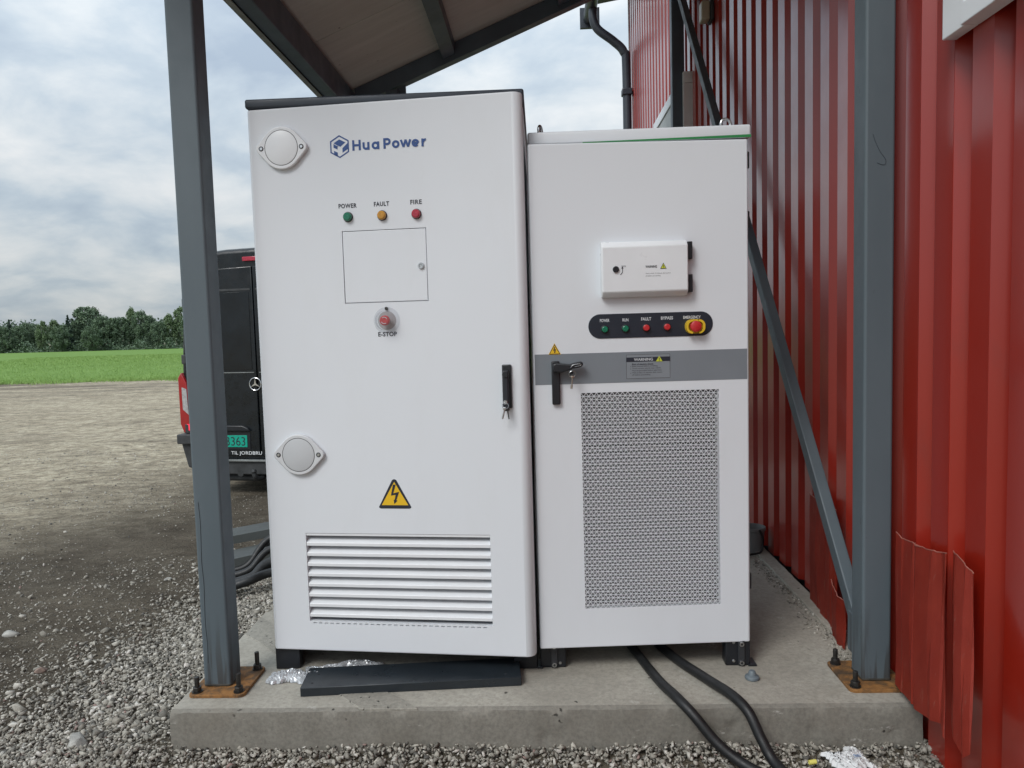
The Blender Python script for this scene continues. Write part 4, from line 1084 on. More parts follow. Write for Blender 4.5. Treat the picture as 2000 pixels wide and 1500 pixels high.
# control box with sloped edges, hinges, knob
ca, cb_ = DR(1173.5, 583), DR(1338, 468)
cu0, cz0, cu1, cz1 = ca[0], ca[1] + .001, cb_[0], DR(1173.5, 474)[1]
bvl = bmesh.new()
sec = [(0, cz0), (-.024, cz0 + .001), (-.044, cz0 + .019), (-.044, cz1 - .019), (-.024, cz1 - .001), (0, cz1)]
cbx = MB().prism(sec, 'yz', cu0, cu1, .005, 3).obj('control_box', TRIM_WHITE, door2, (0, -.0004, 0), ang=28)
for (pa, pb) in ((474, 508), (537.5, 572)):
    _, za = DR(1343, pa - 1); _, zb = DR(1343, pb - 1)
    h_ = MB().box(cu1 + .001, cu1 + .019, -.030, -.0004, zb, za, .002, 2).obj('box_hinge', BLACK, door2)
ku, kz = DR(1199.5, 527)
FY_ = -.0446
MB().lathe([(0, .007), (.009, .007), (.0112, .005), (.0112, 0)], axis=(0, -1, 0), seg=24).obj('box_lock', BLACK, door2, (ku - .001, FY_, kz - .002))
lettering('OPEN', door2, ku + .018, kz + .006, .017, .005, VANTR, y=FY_ - .0006)
pts = [(ku + .006 + .017 * math.cos(R_(a)), FY_ - .0006, kz - .006 + .017 * math.sin(R_(a))) for a in range(-60, 21, 10)]
MB().tube(pts, .0011, 6, 0).obj('turn_arrow', INK, door2)
flat([(-.004, 0), (.004, 0), (.001, .008)], door2, 'arrow_head', INK, FY_ - .0010, (ku + .0222, kz + .0005))
wu, wz = DR(1257, 523.5)
lettering('WARNING', door2, wu - .002, wz - .003, .041, .009, VANTR, y=FY_ - .0008, bold=.02)
tu, tz = DR(1291, 525.5)
flat([(tu - .0125, tz - .002), (tu + .0105, tz - .002), (tu - .001, tz + .019)], door2, 'sticker_outline', INK, FY_ - .0008)
flat([(tu - .0095, tz - .0003), (tu + .0075, tz - .0003), (tu - .001, tz + .0155)], door2, 'sticker_field', LIME, FY_ - .0015)
lettering('!', door2, tu - .0021, tz + .0015, .0022, .009, INK, y=FY_ - .0022, bold=.02)
lettering('Wait at least 15 minutes after power', door2, wu - .002, wz - .0250, .090, .0046, VANTR, y=FY_ - .0008, name='small_print')
lettering('off before proceeding.', door2, wu - .002, wz - .0340, .054, .0046, VANTR, y=FY_ - .0008, name='small_print')
# black control strip
pa, pb = DR(1149, 636), DR(1392, 633.5)
PZ = (pa[1] + pb[1]) / 2; ph = (DR(1270, 611)[1] - DR(1270, 658.5)[1])
NAVY = pmat('navy_strip', (0.016, 0.022, 0.034), .4, var=.04)
MB().prism(rrect(pa[0], pb[0], PZ - ph / 2, PZ + ph / 2, ph / 2 - .0005, 12), 'xz', -.0030, -.0003, .001, 1).obj('control_strip', NAVY, door2, ang=40)
YS = -.0030
for (s, px0, px1, pb_, pt_, lx_, ly_, mt) in (('POWER', 1171.5, 1190, 629.3, 623.2, 1181.8, 643.3, GREEN), ('RUN', 1215.5, 1227, 628.0, 622, 1222, 641.8, GREEN),
                                             ('FAULT', 1252, 1271.5, 626.3, 620, 1262.6, 640.2, REDP), ('BYPASS', 1290.5, 1314, 624.5, 618.2, 1303.2, 638.6, REDP)):
    a = DR(px0, pb_); b2 = DR(px1, pb_); c2 = DR(px0, pt_)
    lettering(s, door2, a[0], a[1], b2[0] - a[0], c2[1] - a[1], WHITEINK, y=YS - .0006, bold=.02)
    u, z = DR(lx_, ly_)
    MB().lathe([(0, .013), (.0085, .013), (.0112, .011), (.0118, .0), ], axis=(0, -1, 0), seg=28).obj('push_button', mt, door2, (u - .002, YS, z))
    MB().lathe([(.0150, 0), (.0150, .002), (.012, .003)], axis=(0, -1, 0), seg=28).obj('button_bezel', BLACK, door2, (u - .002, YS - .0001, z))
a = DR(1334, 623); b2 = DR(1368, 623); c2 = DR(1334, 617)
lettering('EMERGENCY', door2, a[0], a[1], b2[0] - a[0], c2[1] - a[1], WHITEINK, y=YS - .0006, bold=.02)
u, z = DR(1355, 637.5)
ring = rrect(-.034, .034, -.0255, .0255, .022, 8); ring_i = rrect(-.027, .027, -.0185, .0185, .017, 8)
m_ = MB().prism(ring, 'xz', -.010, 0, .002, 2)
m_.obj('stop_shroud', YELLOWP, door2, (u, YS - .0001, z), ang=40)
b = bmesh.new()
for (A_, y_) in ((ring, -.028), (ring, -.0095), (ring_i, -.0095), (ring_i, -.028)):
    for p in A_: b.verts.new((p[0], y_, p[1]))
b.verts.ensure_lookup_table(); nn = len(ring)
for q in range(4):
    for i_ in range(nn):
        b.faces.new([b.verts[q * nn + i_], b.verts[q * nn + (i_ + 1) % nn], b.verts[((q + 1) % 4) * nn + (i_ + 1) % nn], b.verts[((q + 1) % 4) * nn + i_]])
bmesh.ops.recalc_face_normals(b, faces=b.faces)
# the guard is open at top and bottom: keep only its left and right wings
dl_ = [f for f in b.faces if abs(f.calc_center_median().x) < .012]
bmesh.ops.delete(b, geom=dl_, context='FACES')
m_ = MB(); m_.bm = b; m_.obj('shroud_wing', YELLOWP, door2, (u, YS, z), ang=40)
MB().lathe([(0, .036), (.014, .036), (.0195, .033), (.0205, .024), (.013, .019), (.013, .0095)], axis=(0, -1, 0), seg=32).obj('stop_button', REDP, door2, (u, YS, z))
# L handle, turned open, with its key
ha = DR(1076.5, 705.5); hb = DR(1094.5, 789.5)
MB().box(ha[0], hb[0], -.016, -.0004, hb[1], ha[1], .004, 2).obj('handle_plate', BLACK, door2)
uc, zc = (ha[0] + hb[0]) / 2, ha[1] - .022
pe = DR(1146, 709)
hl = MB().prism([(-.014, -.015), (.02, -.020), (.062, -.006), (.086, -.002), (.096, .004), (.098, .013), (.092, .020), (.06, .014), (.05, .011), (.0, .016), (-.012, .012)], 'xz', -.040, -.0165, .005, 3)
hl.obj('handle_lever', BLACK, door2, (uc, 0, zc), ang=40)
MB().tube([(uc + .052, -.042, zc - .002), (uc + .060, -.0425, zc + .008), (uc + .084, -.0425, zc + .011), (uc + .088, -.0425, zc + .006), (uc + .066, -.0425, zc + .002)], .0013, 8, 4).obj('lock_outline', STEEL, door2)
MB().torus((0, 0, 0), (.15, -1, -.45), .0125, .0014, 30, 6).obj('key_ring', STEEL, door2, (uc + .056, -.050, zc - .024), None)
k_ = MB().box(-.006, .006, -.003, .003, -.008, .0, .0012).cyl((0, 0, -.006), (-.1, 0, -1), .0024, .030, 12).cyl((-.003, 0, -.033), (-.1, 0, -1), .0040, .013, 12)
k_.obj('key', pmat('brass_key', (0.48, 0.43, 0.36), .3, 1.0), door2, (uc + .056, -.053, zc - .030))
MB().box(-.008, .006, -.004, .004, -.008, .008, .003).obj('key_head', BLACK, door2, (uc + .054, -.048, zc - .018))
# feet: black angle brackets with screws
for (xa, xb, flip) in ((-.034, .064, False), (.664, .758, True)):
    xc = (xa + xb) / 2
    ft = MB().box(xa, xb, 2.842, 2.90, ZT + .001, .2600, .006, 2).obj('foot', BLACK, cab2, o0)
    xs = xc + .012 if flip else xc + .004
    MB().box(xs - .012, xs + .012, 2.834, 2.8415, ZT + .004, .2590, .002).obj('foot_strap', pmat('graphite_strap', (0.03, 0.032, 0.036), .45), ft)
    MB().box(xb - .01 if flip else xa - .012, xb + .022 if flip else xa + .01, 2.835, 2.90, ZT + .0005, ZT + .007, .001).obj('foot_flange', BLACK, ft)
    for zz_ in (.166, .238):
        MB().lathe([(.0035, .002), (.0045, .006), (.0085, .006), (.0095, .003), (.0095, 0)], axis=(0, -1, 0), seg=20).obj('foot_screw', STEEL, ft, (xs, 2.834, zz_))
        MB().lathe([(0, .004), (.0045, .004), (.006, .002), (.006, 0)], axis=(0, -1, 0), seg=14).obj('foot_screw', STEEL, ft, (xs - .028 if flip else xs + .022, 2.842, zz_ + .004))
MB().box(.0645, .6635, 3.30, 3.36, ZT + .001, .2605, .003).obj('cross_rail', BLACK, cab2, o0)
# lifting eyes on the lid
for px, py, yy in ((1055, 258, 2.95), (1417, 240, 2.95)):
    p = on_y(px, py, yy)
    MB().torus((0, 0, .029), (.95, -.30, 0) if px < 1200 else (.2, -1, 0), .019, .0055, 28, 10).cyl((0, 0, 0), (0, 0, 1), .011, .008, 16).obj('lifting_eye', STEEL, cab2, rc(p.x, yy, 2.150))
for pz in (315, 430, 1130):
    p = on_y(1469, pz, 2.9); MB().box(XR1 - .007, XR1 + .006, 2.87, 2.90, p.z - .03, p.z + .03, .003).obj('door_hinge', VANTR, cab2, o0)

# ================================================================ THINGS ON THE SLAB
# dark kick plate lying flat in front of the left cabinet
A_ = Vector((-.893, 2.628)); B_ = Vector((-.104, 2.698)); dv = (B_ - A_); ln = dv.length; ang = math.atan2(dv.y, dv.x)
kp = thing('kick_plate', (A_.x, A_.y, ZT), 'long dark folded steel cover lying on the slab before the left cabinet', 'cover plate', rotz=ang)
PLATE = pmat('dark_cover_paint', (0.018, 0.024, 0.030), .34, var=.12, vscale=5, bump=.04, bscale=200)
MB().box(0, ln, 0, .165, .0300, .0325, .0008, 1).obj('plate', PLATE, kp)
MB().box(0, ln, -.0012, .0014, .0012, .0318, .0008, 1).obj('front_flange', PLATE, kp)
MB().box(ln - .0014, ln + .0012, .003, .163, .0012, .0318, .0006, 1).obj('end_flange', PLATE, kp)
MB().box(-.0012, .0014, .003, .163, .0012, .0318, .0006, 1).obj('end_flange', PLATE, kp)
MB().box(.004, ln - .004, .1636, .1662, .0012, .0318, .0006, 1).obj('back_flange', PLATE, kp)
for hx in (.035, ln - .055):
    for hy in (.035, .105): MB().cyl((0, 0, 0), (0, 0, 1), .0045, .0006, 12).obj('screw_hole', DARKIN, kp, (hx + (.01 if hy > .1 else 0), hy, .0326))
# rumpled clear plastic with the screws inside
def pillow(w, d_, h, seed, nx=44, ny=22, wr=.012):
    r = np.random.default_rng(seed); b = bmesh.new(); rows = []
    ph_ = r.uniform(0, 6.28, 8); fr = r.uniform(10, 60, (8, 2)); am = r.uniform(.2, 1, 8)
    for side in (0, 1):
        g_ = []
        for j in range(ny + 1):
            row = []
            for i_ in range(nx + 1):
                u_, v_ = i_ / nx, j / ny
                env = (4 * u_ * (1 - u_)) ** .45 * (4 * v_ * (1 - v_)) ** .45
                f_ = sum(am[k] * abs(math.sin(fr[k][0] * u_ + fr[k][1] * v_ * .6 + ph_[k] + 1.3 * math.sin(7 * v_ + k))) for k in range(8)) / 8
                z_ = h * env * (.35 + 1.2 * f_) if side == 0 else .0008
                row.append(b.verts.new(((u_ - .5) * w + .25 * wr * math.sin(9 * v_ + seed) + .2 * wr * math.sin(31 * v_), (v_ - .5) * d_ + wr * .8 * math.sin(8 * u_ + seed) + .3 * wr * math.sin(27 * u_), z_ + wr * .35 * f_ * (1 - side))))
            g_.append(row)
        rows.append(g_)
    for side in (0, 1):
        for j in range(ny):
            for i_ in range(nx):
                q = [rows[side][j][i_], rows[side][j][i_ + 1], rows[side][j + 1][i_ + 1], rows[side][j + 1][i_]]
                b.faces.new(q if side == 0 else q[::-1])
    bmesh.ops.remove_doubles(b, verts=b.verts, dist=.0001)
    m__ = MB(); m__.bm = b; return m__
FOIL = pmat('shiny_packed_foil', (0.55, 0.57, 0.59), .25, .35, var=.15, vscale=30, bump=.25, bscale=60, bdist=.006)
pk = thing('plastic_wrapping', (-.98, 2.775, ZT), 'crumpled clear plastic wrapping beside the dark cover at left cabinet foot', 'plastic bag', rotz=.05)
pillow(.15, .085, .030, 3, wr=.010).obj('packed_sleeve', FOIL, pk, (-.005, 0, .001), (0, 0, -.06))
pillow(.30, .12, .026, 9, 60, 26, wr=.016).obj('loose_film', FILM, pk, (.20, .035, .003), (0, 0, .12))
pillow(.10, .06, .03, 5, wr=.012).obj('torn_end', FILM, pk, (.095, -.02, .003), (0, 0, .5))
# two heavy cables from under the right cabinet
GZ0 = .018
c1 = [(.26, 3.5, ZT + .02), (.30, 3.15, ZT + .020), (.345, 2.90, ZT + .020), (.392, 2.68, ZT + .021), (.432, 2.555, ZT + .022), (.475, 2.490, ZT - .006), (.545, 2.440, .070), (.625, 2.385, .026), (.72, 2.28, .022), (.86, 2.0, .024), (1.0, 1.5, .022)]
c2 = [(.34, 3.5, ZT + .02), (.40, 3.15, ZT + .020), (.470, 2.90, ZT + .020), (.560, 2.70, ZT + .021), (.618, 2.565, ZT + .026), (.655, 2.490, ZT + .004), (.685, 2.440, .085), (.712, 2.395, .036), (.75, 2.30, .024), (.84, 2.1, .022), (1.08, 1.5, .022)]
tag(MB().tube(c1, .0175, 14, 10).obj('power_cable', RUBBER), 'thick black cable, the left of the two crossing the slab edge', 'cable', 'power cables')
tag(MB().tube(c2, .0175, 14, 10).obj('power_cable', RUBBER), 'thick black cable, the right of the two crossing the slab edge', 'cable', 'power cables')
p = on_z(1469, 1326, ZT)
tag(MB().lathe([(0, .032), (.009, .032), (.012, .029), (.0155, .016), (.024, .012), (.026, .009), (.024, .0075), (.0255, .004), (.024, .001), (0, .001)], seg=32).obj('rubber_grommet', pmat('grey_rubber', (0.13, 0.16, 0.18), .5), None, (p.x, p.y, ZT)), 'small grey rubber cone on the slab by the right cabinet foot', 'grommet')
# white sachet and yellow sleeves on the gravel
p = on_z(1655, 1492, .02)
sa = thing('paper_sachet', (p.x + .005, p.y - .01, .026), 'crumpled white sachet with faint blue print on the gravel', 'sachet', rotz=.25)
pillow(.115, .10, .040, 14, 30, 26, .020).obj('pouch', SACH, sa)
for k in range(4):
    MB().tube([(-.012 + .004 * k + q * .008, -.035 + .004 * math.sin(q * 3 + k), .037 + .003 * math.sin(q + k)) for q in range(4)], .0009, 5, 3).obj('blue_print', pmat('faint_blue_print', (0.22, 0.30, 0.45), .6), sa, (0, .006 * k, .004))
for (px, py, rz, lab) in ((1505, 1484, 1.0, 'small yellow sleeve on the gravel next to the cable'), (1586, 1493, .1, 'small yellow sleeve on the gravel next to the white sachet')):
    p = on_z(px, py, .022)
    q_ = MB().lathe([(.0075, 0), (.0075, .024), (.0050, .024), (.0050, 0), (.0075, 0)], axis=(1, 0, .1), seg=16).obj('yellow_sleeve', pmat('yellow_sleeve_plastic', (0.72, 0.66, 0.16), .5), None, (p.x - .01, p.y, .028), (0, 0, rz))
    tag(q_, lab, 'sleeve', 'yellow cable sleeves')
# grey pail behind the right cabinet
pp_ = on_z(1484, 1080, ZT)
pa_ = thing('grey_pail', (pp_.x - .028, pp_.y + .05, ZT), 'grey plastic pail with black cord against the red wall, behind right cabinet', 'pail')
PAIL = pmat('pail_plastic', (0.19, 0.20, 0.20), .5)
MB().lathe([(0, .002), (.060, .002), (.068, .120), (.074, .124), (.074, .138), (.069, .140), (.066, .125), (.058, .010), (0, .010)], seg=36).obj('bucket', PAIL, pa_)
MB().tube([(.02, -.072, .138), (.035, -.078, .10), (.035, -.082, .05), (.015, -.10, .018), (-.05, -.12, .010), (-.1, -.2, .010)], .006, 8, 6).obj('cord', RUBBER, pa_)
# red off-cuts of cladding standing against the wall
def offcut(prof, zb, zt, label, flare=1.0, jag=.004):
    """prof: (x, y) folds; zb / zt: bottom and top height per fold"""
    x0, y0 = prof[0]
    b = bmesh.new(); rows = []; t_h = .0018
    for k in range(len(prof)):
        x, y_ = prof[k]; nsub = 5
        x_n, y_n = prof[min(k + 1, len(prof) - 1)]
        for q in range(nsub if k < len(prof) - 1 else 1):
            f_ = q / nsub; X, Y_ = x + (x_n - x) * f_, y_ + (y_n - y_) * f_
            b0 = zb[k] + ((zb[min(k + 1, len(zb) - 1)] - zb[k]) * f_); t0 = zt[k] + ((zt[min(k + 1, len(zt) - 1)] - zt[k]) * f_) + random.uniform(-jag, jag) * .5
            col_ = []
            for s__ in range(5):
                w = s__ / 4; z_ = b0 + (t0 - b0) * w
                wob = .003 * math.sin(6 * w + k * 1.7)
                k__ = flare + (1 - flare) * w
                col_.append((X * k__ + wob, Y_ * k__, 1.45 + (z_ - 1.45) * k__))
            rows.append([b.verts.new((c_[0] - x0, c_[1] - y0, c_[2] - ZT)) for c_ in col_])
    for a, c_ in zip(rows[:-1], rows[1:]):
        for i_ in range(4): b.faces.new((a[i_], c_[i_], c_[i_ + 1], a[i_ + 1]))
    tops = [r_[4].co.copy() for r_ in rows]
    bmesh.ops.solidify(b, geom=b.faces[:], thickness=t_h)
    bmesh.ops.recalc_face_normals(b, faces=b.faces)
    m__ = MB(); m__.bm = b
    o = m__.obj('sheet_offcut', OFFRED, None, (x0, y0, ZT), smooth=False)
    e_ = MB().tube([(c_[4].co if False else c_) for c_ in tops], .0018, 5, 0).obj('cut_edge', EDGEL, o)
    return tag(o, label, 'metal sheet', 'red sheet off-cuts against the wall')
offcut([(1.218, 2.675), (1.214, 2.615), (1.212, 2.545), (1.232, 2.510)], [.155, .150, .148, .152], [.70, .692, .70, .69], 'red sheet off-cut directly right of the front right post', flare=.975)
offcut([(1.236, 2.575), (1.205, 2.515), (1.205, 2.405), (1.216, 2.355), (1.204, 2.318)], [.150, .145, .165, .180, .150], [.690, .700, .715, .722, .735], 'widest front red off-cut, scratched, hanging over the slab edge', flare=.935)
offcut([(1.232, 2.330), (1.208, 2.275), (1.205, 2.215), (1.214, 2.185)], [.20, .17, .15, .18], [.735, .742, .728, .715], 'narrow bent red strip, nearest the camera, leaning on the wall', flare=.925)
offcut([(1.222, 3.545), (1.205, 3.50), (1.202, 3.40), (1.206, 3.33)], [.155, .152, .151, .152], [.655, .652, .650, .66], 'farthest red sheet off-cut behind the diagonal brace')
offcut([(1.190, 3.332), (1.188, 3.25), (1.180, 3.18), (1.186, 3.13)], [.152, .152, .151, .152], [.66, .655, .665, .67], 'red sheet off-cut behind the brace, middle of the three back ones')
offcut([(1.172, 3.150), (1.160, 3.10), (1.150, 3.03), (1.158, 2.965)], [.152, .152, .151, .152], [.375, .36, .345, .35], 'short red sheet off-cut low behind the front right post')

# ================================================================ PILE BEHIND THE LEFT CABINET
def gp_(x, y, dz=0): return (x, y, ground_at(x, y) + dz)
PROF = pmat('grey_profile_paint', (0.078, 0.086, 0.084), .5, var=.08)
for k, (x, y, l_, rz, tl, dz, lab) in enumerate(((-2.16, 5.0, 1.5, .30, -.10, .20, 'flat grey steel profile on top of the pile behind the left post'),
                                              (-2.06, 4.75, 1.4, .34, -.12, .10, 'lower grey steel profile in the pile behind the left post'))):
    o = thing('steel_profile', gp_(x, y, dz), lab, 'steel profile', 'steel profiles in the pile', rz)
    m__ = MB().box(0, l_, 0, .22, 0, .006, .001).obj('web', PROF, o, None, (0, tl, 0))
    MB().box(0, l_, -.006, 0, -.05, .006, .001).obj('flange', PROF, m__)
for k, (a, b_, r_, lab) in enumerate((((465, 1137), (530, 1098), .032, 'thick black hose lowest and nearest in the pile behind the left post'), ((460, 1122), (530, 1072), .022, 'middle black hose in the pile behind the left post'), ((458, 1112), (530, 1050), .022, 'upper thin black hose in the pile behind the left post'), ((462, 1100), (530, 1060), .020, 'highest black hose bending over the pile behind the left post'), ((455, 1145), (530, 1118), .026, 'black hose lying on the gravel below the pile'))):
    yy = (4.32, 4.54, 4.76, 4.86, 4.22)[k]
    p = on_y(*a, yy); q = on_y(*b_, yy + .12)
    pts = [(p.x - .11, p.y - .02, max(p.z - .02, ground_at(p.x - .1, p.y) + r_)), (p.x - .04, p.y, max(p.z - .012, ground_at(p.x, p.y) + r_)), (p.x + .08, p.y + .03, p.z + .02), (q.x, q.y, q.z), (q.x + .3, q.y + .1, q.z + .03), (q.x + .6, q.y + .25, q.z - .06)]
    tag(MB().tube(pts, r_, 16, 8).obj('black_hose', RUBBER), lab, 'hose', 'black hoses in the pile')

# ================================================================ VAN
van = thing('delivery_van', (-3.0, 8.0, -0.30), 'black panel van parked behind the left post, seen from the rear', 'van', rotz=R_(-10))
HW = .925
def van_sec(w, top, nd=0):
    """half outline from the sill up to the roof crown (u, z)"""
    return [(w * .93, .34), (w * .985, .55), (w, .95), (w * .985, 1.45), (w * .945, 1.95), (w * .905, top - .30), (w * .85, top - .12), (w * .70, top - .035), (w * .35, top - .005), (0, top)]
stations = [(0.0, 1.0, 2.655), (.12, 1.0, 2.66), (3.6, 1.0, 2.66), (4.3, .985, 2.60), (4.75, .96, 2.1), (5.25, .93, 1.55), (5.75, .86, 1.28), (5.95, .78, 1.0)]
b = bmesh.new(); rows = []
for (yy, ws, tp) in stations:
    h_ = van_sec(HW * ws, tp); full = [(-u, z) for u, z in h_] + [(u, z) for u, z in h_[::-1][1:]]
    if tp < 2: full = [(u, .34 + (z - .34) * (tp - .34) / (tp - .34)) for u, z in full]
    rows.append([b.verts.new((u, yy, z)) for u, z in full])
for a, c in zip(rows[:-1], rows[1:]):
    for i_ in range(len(a) - 1): b.faces.new((a[i_], a[i_ + 1], c[i_ + 1], c[i_]))
    b.faces.new((a[-1], a[0], c[0], c[-1]))
b.faces.new(rows[0][::-1]); b.faces.new(rows[-1])
bmesh.ops.recalc_face_normals(b, faces=b.faces)
bmesh.ops.bevel(b, geom=[e for e in b.edges if all(abs(v.co.y) < 1e-5 for v in e.verts)], offset=.05, segments=4, profile=.5, affect='EDGES')
m__ = MB(); m__.bm = b; m__.obj('body', VANP, van, ang=38)
zv = lambda z: z + .30
# two rear doors with windows
for s_ in (-1, 1):
    def qd(z): return HW * (.985 if z < 1.5 else .945 - (z - 1.95) * .08) - .075
    zs = [.46, .75, 1.2, 1.7, 2.2, 2.44]
    outer = [(s_ * qd(z), z) for z in zs]; inner = [(s_ * .006, zs[-1] + .02), (s_ * .006, zs[0])]
    poly = outer + inner
    dr = MB().prism(poly, 'xz', -.022, .004, .010, 2).obj('rear_door', VANP, van, ang=40)
    wp = [(s_ * (qd(1.4) - .07), 1.375), (s_ * (qd(2.1) - .09), 2.185), (s_ * .05, 2.20), (s_ * .05, 1.375)]
    MB().prism(wp, 'xz', -.026, -.0215, .002, 1).obj('rear_window', VANGL, dr)
    MB().box(min(s_ * .03, s_ * .80), max(s_ * .03, s_ * .80), -.0275, -.0218, 1.345, 1.353).obj('trim_line', GALV, dr)
    MB().box(min(s_ * .03, s_ * .74), max(s_ * .03, s_ * .74), -.0268, -.0215, 2.212, 2.232).obj('door_crease', VANTR, dr)
    for zh in (.75, 1.5, 2.1):
        MB().box(min(s_ * (qd(zh) + .0), s_ * (qd(zh) + .05)), max(s_ * qd(zh), s_ * (qd(zh) + .05)), -.035, -.006, zh - .05, zh + .05, .008).obj('door_hinge', VANTR, dr)
    # tail lamp wraps the corner
    tl = MB().prism([(s_ * .905, zv(1.06)), (s_ * .945, zv(1.0)), (s_ * .945, zv(.50)), (s_ * .905, zv(.40)), (s_ * .80, zv(.40)), (s_ * .80, zv(.62)), (s_ * .845, zv(.95))], 'xz', -.028, .10, .012, 3).obj('tail_lamp', TAILR, van, ang=40)
    MB().prism([(s_ * .90, zv(.90)), (s_ * .90, zv(.66)), (s_ * .83, zv(.60)), (s_ * .845, zv(.88))], 'xz', -.034, -.0285, .004, 2).obj('clear_lens', TAILC, tl)
    MB().box(min(s_ * .86, s_ * .83), max(s_ * .86, s_ * .83), -.034, -.0285, zv(.43), zv(.50), .003).obj('brake_lens', TAILON, tl)
    # wheels
    for yy in (1.1, 4.75):
        wl_ = MB().lathe([(.20, -.11), (.30, -.115), (.335, -.09), (.345, 0), (.335, .09), (.30, .115), (.20, .11)], axis=(1, 0, 0), seg=40).obj('wheel', TYRE, van, (s_ * .80, yy, .345))
        MB().lathe([(0, .07), (.06, .07), (.08, .05), (.19, .06), (.205, .09), (.205, -.09), (0, -.09)], axis=(s_, 0, 0), seg=32).obj('rim', VANTR, wl_)
    mr = MB().box(s_ * 1.06 - .08, s_ * 1.06 + .08, 4.1, 4.22, 1.62, 1.92, .03, 3).box(min(s_ * .88, s_ * 1.0), max(s_ * .88, s_ * 1.0), 4.14, 4.2, 1.66, 1.72, .01).obj('side_mirror', BLACK, van)
# bumper in three pieces, plate, handle, lettering, star, tow bar
MB().box(-.95, -.62, -.10, .12, zv(.29), zv(.395), .012, 2).obj('bumper_corner', VANTR, van)
MB().box(.62, .95, -.10, .12, zv(.29), zv(.395), .012, 2).obj('bumper_corner', VANTR, van)
MB().prism([(-.93, zv(.289)), (-.86, zv(.03)), (-.62, zv(-.04)), (.62, zv(-.04)), (.86, zv(.03)), (.93, zv(.289)), (.62, zv(.289)), (.6, zv(.115)), (-.6, zv(.115)), (-.62, zv(.289))], 'xz', -.05, .2, .012, 2).obj('rear_bumper', VANTR, van)
MB().box(-.62, .62, -.08, -.0505, zv(.105), zv(.125), .004).obj('step_edge', GALV, van)
MB().box(-.71, -.115, -.0275, -.0222, zv(.225), zv(.415), .004).obj('plate_recess', BLACK, van)
pl_ = MB().box(-.675, -.150, -.032, -.028, zv(.252), zv(.380), .003).obj('number_plate', PLATEG, van)
lettering('3363', pl_, -.402, zv(.268), .228, .094, INK, y=-.033, bold=.0, name='plate_number')
MB().prism([(-.72, zv(.425)), (-.10, zv(.425)), (-.13, zv(.462)), (-.19, zv(.485)), (-.72, zv(.487))], 'xz', -.055, -.0225, .01, 2).obj('plate_lamp_housing', BLACK, van)
lettering('TIL JORDBRU', van, -.352, zv(.160), .362, .047, pmat('van_lettering', (0.72, 0.74, 0.75), .5), y=-.0235, bold=.008, space=1.03, name='van_lettering')
em = MB().torus((0, 0, 0), (0, 1, 0), .066, .006, 40, 8).obj('star_emblem', CHROME, van, (-.020, -.030, zv(.925)))
for k in range(3):
    a = R_(90 + 120 * k); a1_, a2_ = a + R_(60), a - R_(60)
    MB().prism([(.064 * math.cos(a), .064 * math.sin(a)), (.011 * math.cos(a1_), .011 * math.sin(a1_)), (0, 0), (.011 * math.cos(a2_), .011 * math.sin(a2_))], 'xz', -.006, .004).obj('star_point', CHROME, em, smooth=False)
MB().box(-.10, .12, -.030, -.004, 2.515, 2.56, .006).obj('high_brake_lamp', REDL, van)
MB().box(-.02, .10, .20, .30, 2.655, 2.735, .02).obj('roof_lamp', BLACK, van)
MB().tube([(-.6, .06, zv(-.09)), (.6, .06, zv(-.09))], .04, 12, 0).obj('tow_beam', VANTR, van)
MB().cyl((-.24, .04, zv(-.02)), (0, -1, -.1), .035, .09, 16).obj('tow_socket', VANTR, van)
MB().tube([(0, .04, zv(-.06)), (0, -.06, zv(-.08)), (-.02, -.12, zv(-.05)), (-.03, -.13, zv(-.01))], .025, 12, 5).lathe([(0, .03), (.02, .022), (.028, 0), (.02, -.022), (0, -.03)], (-.03, -.13, zv(.01)), seg=16).obj('tow_hook', VANTR, van)

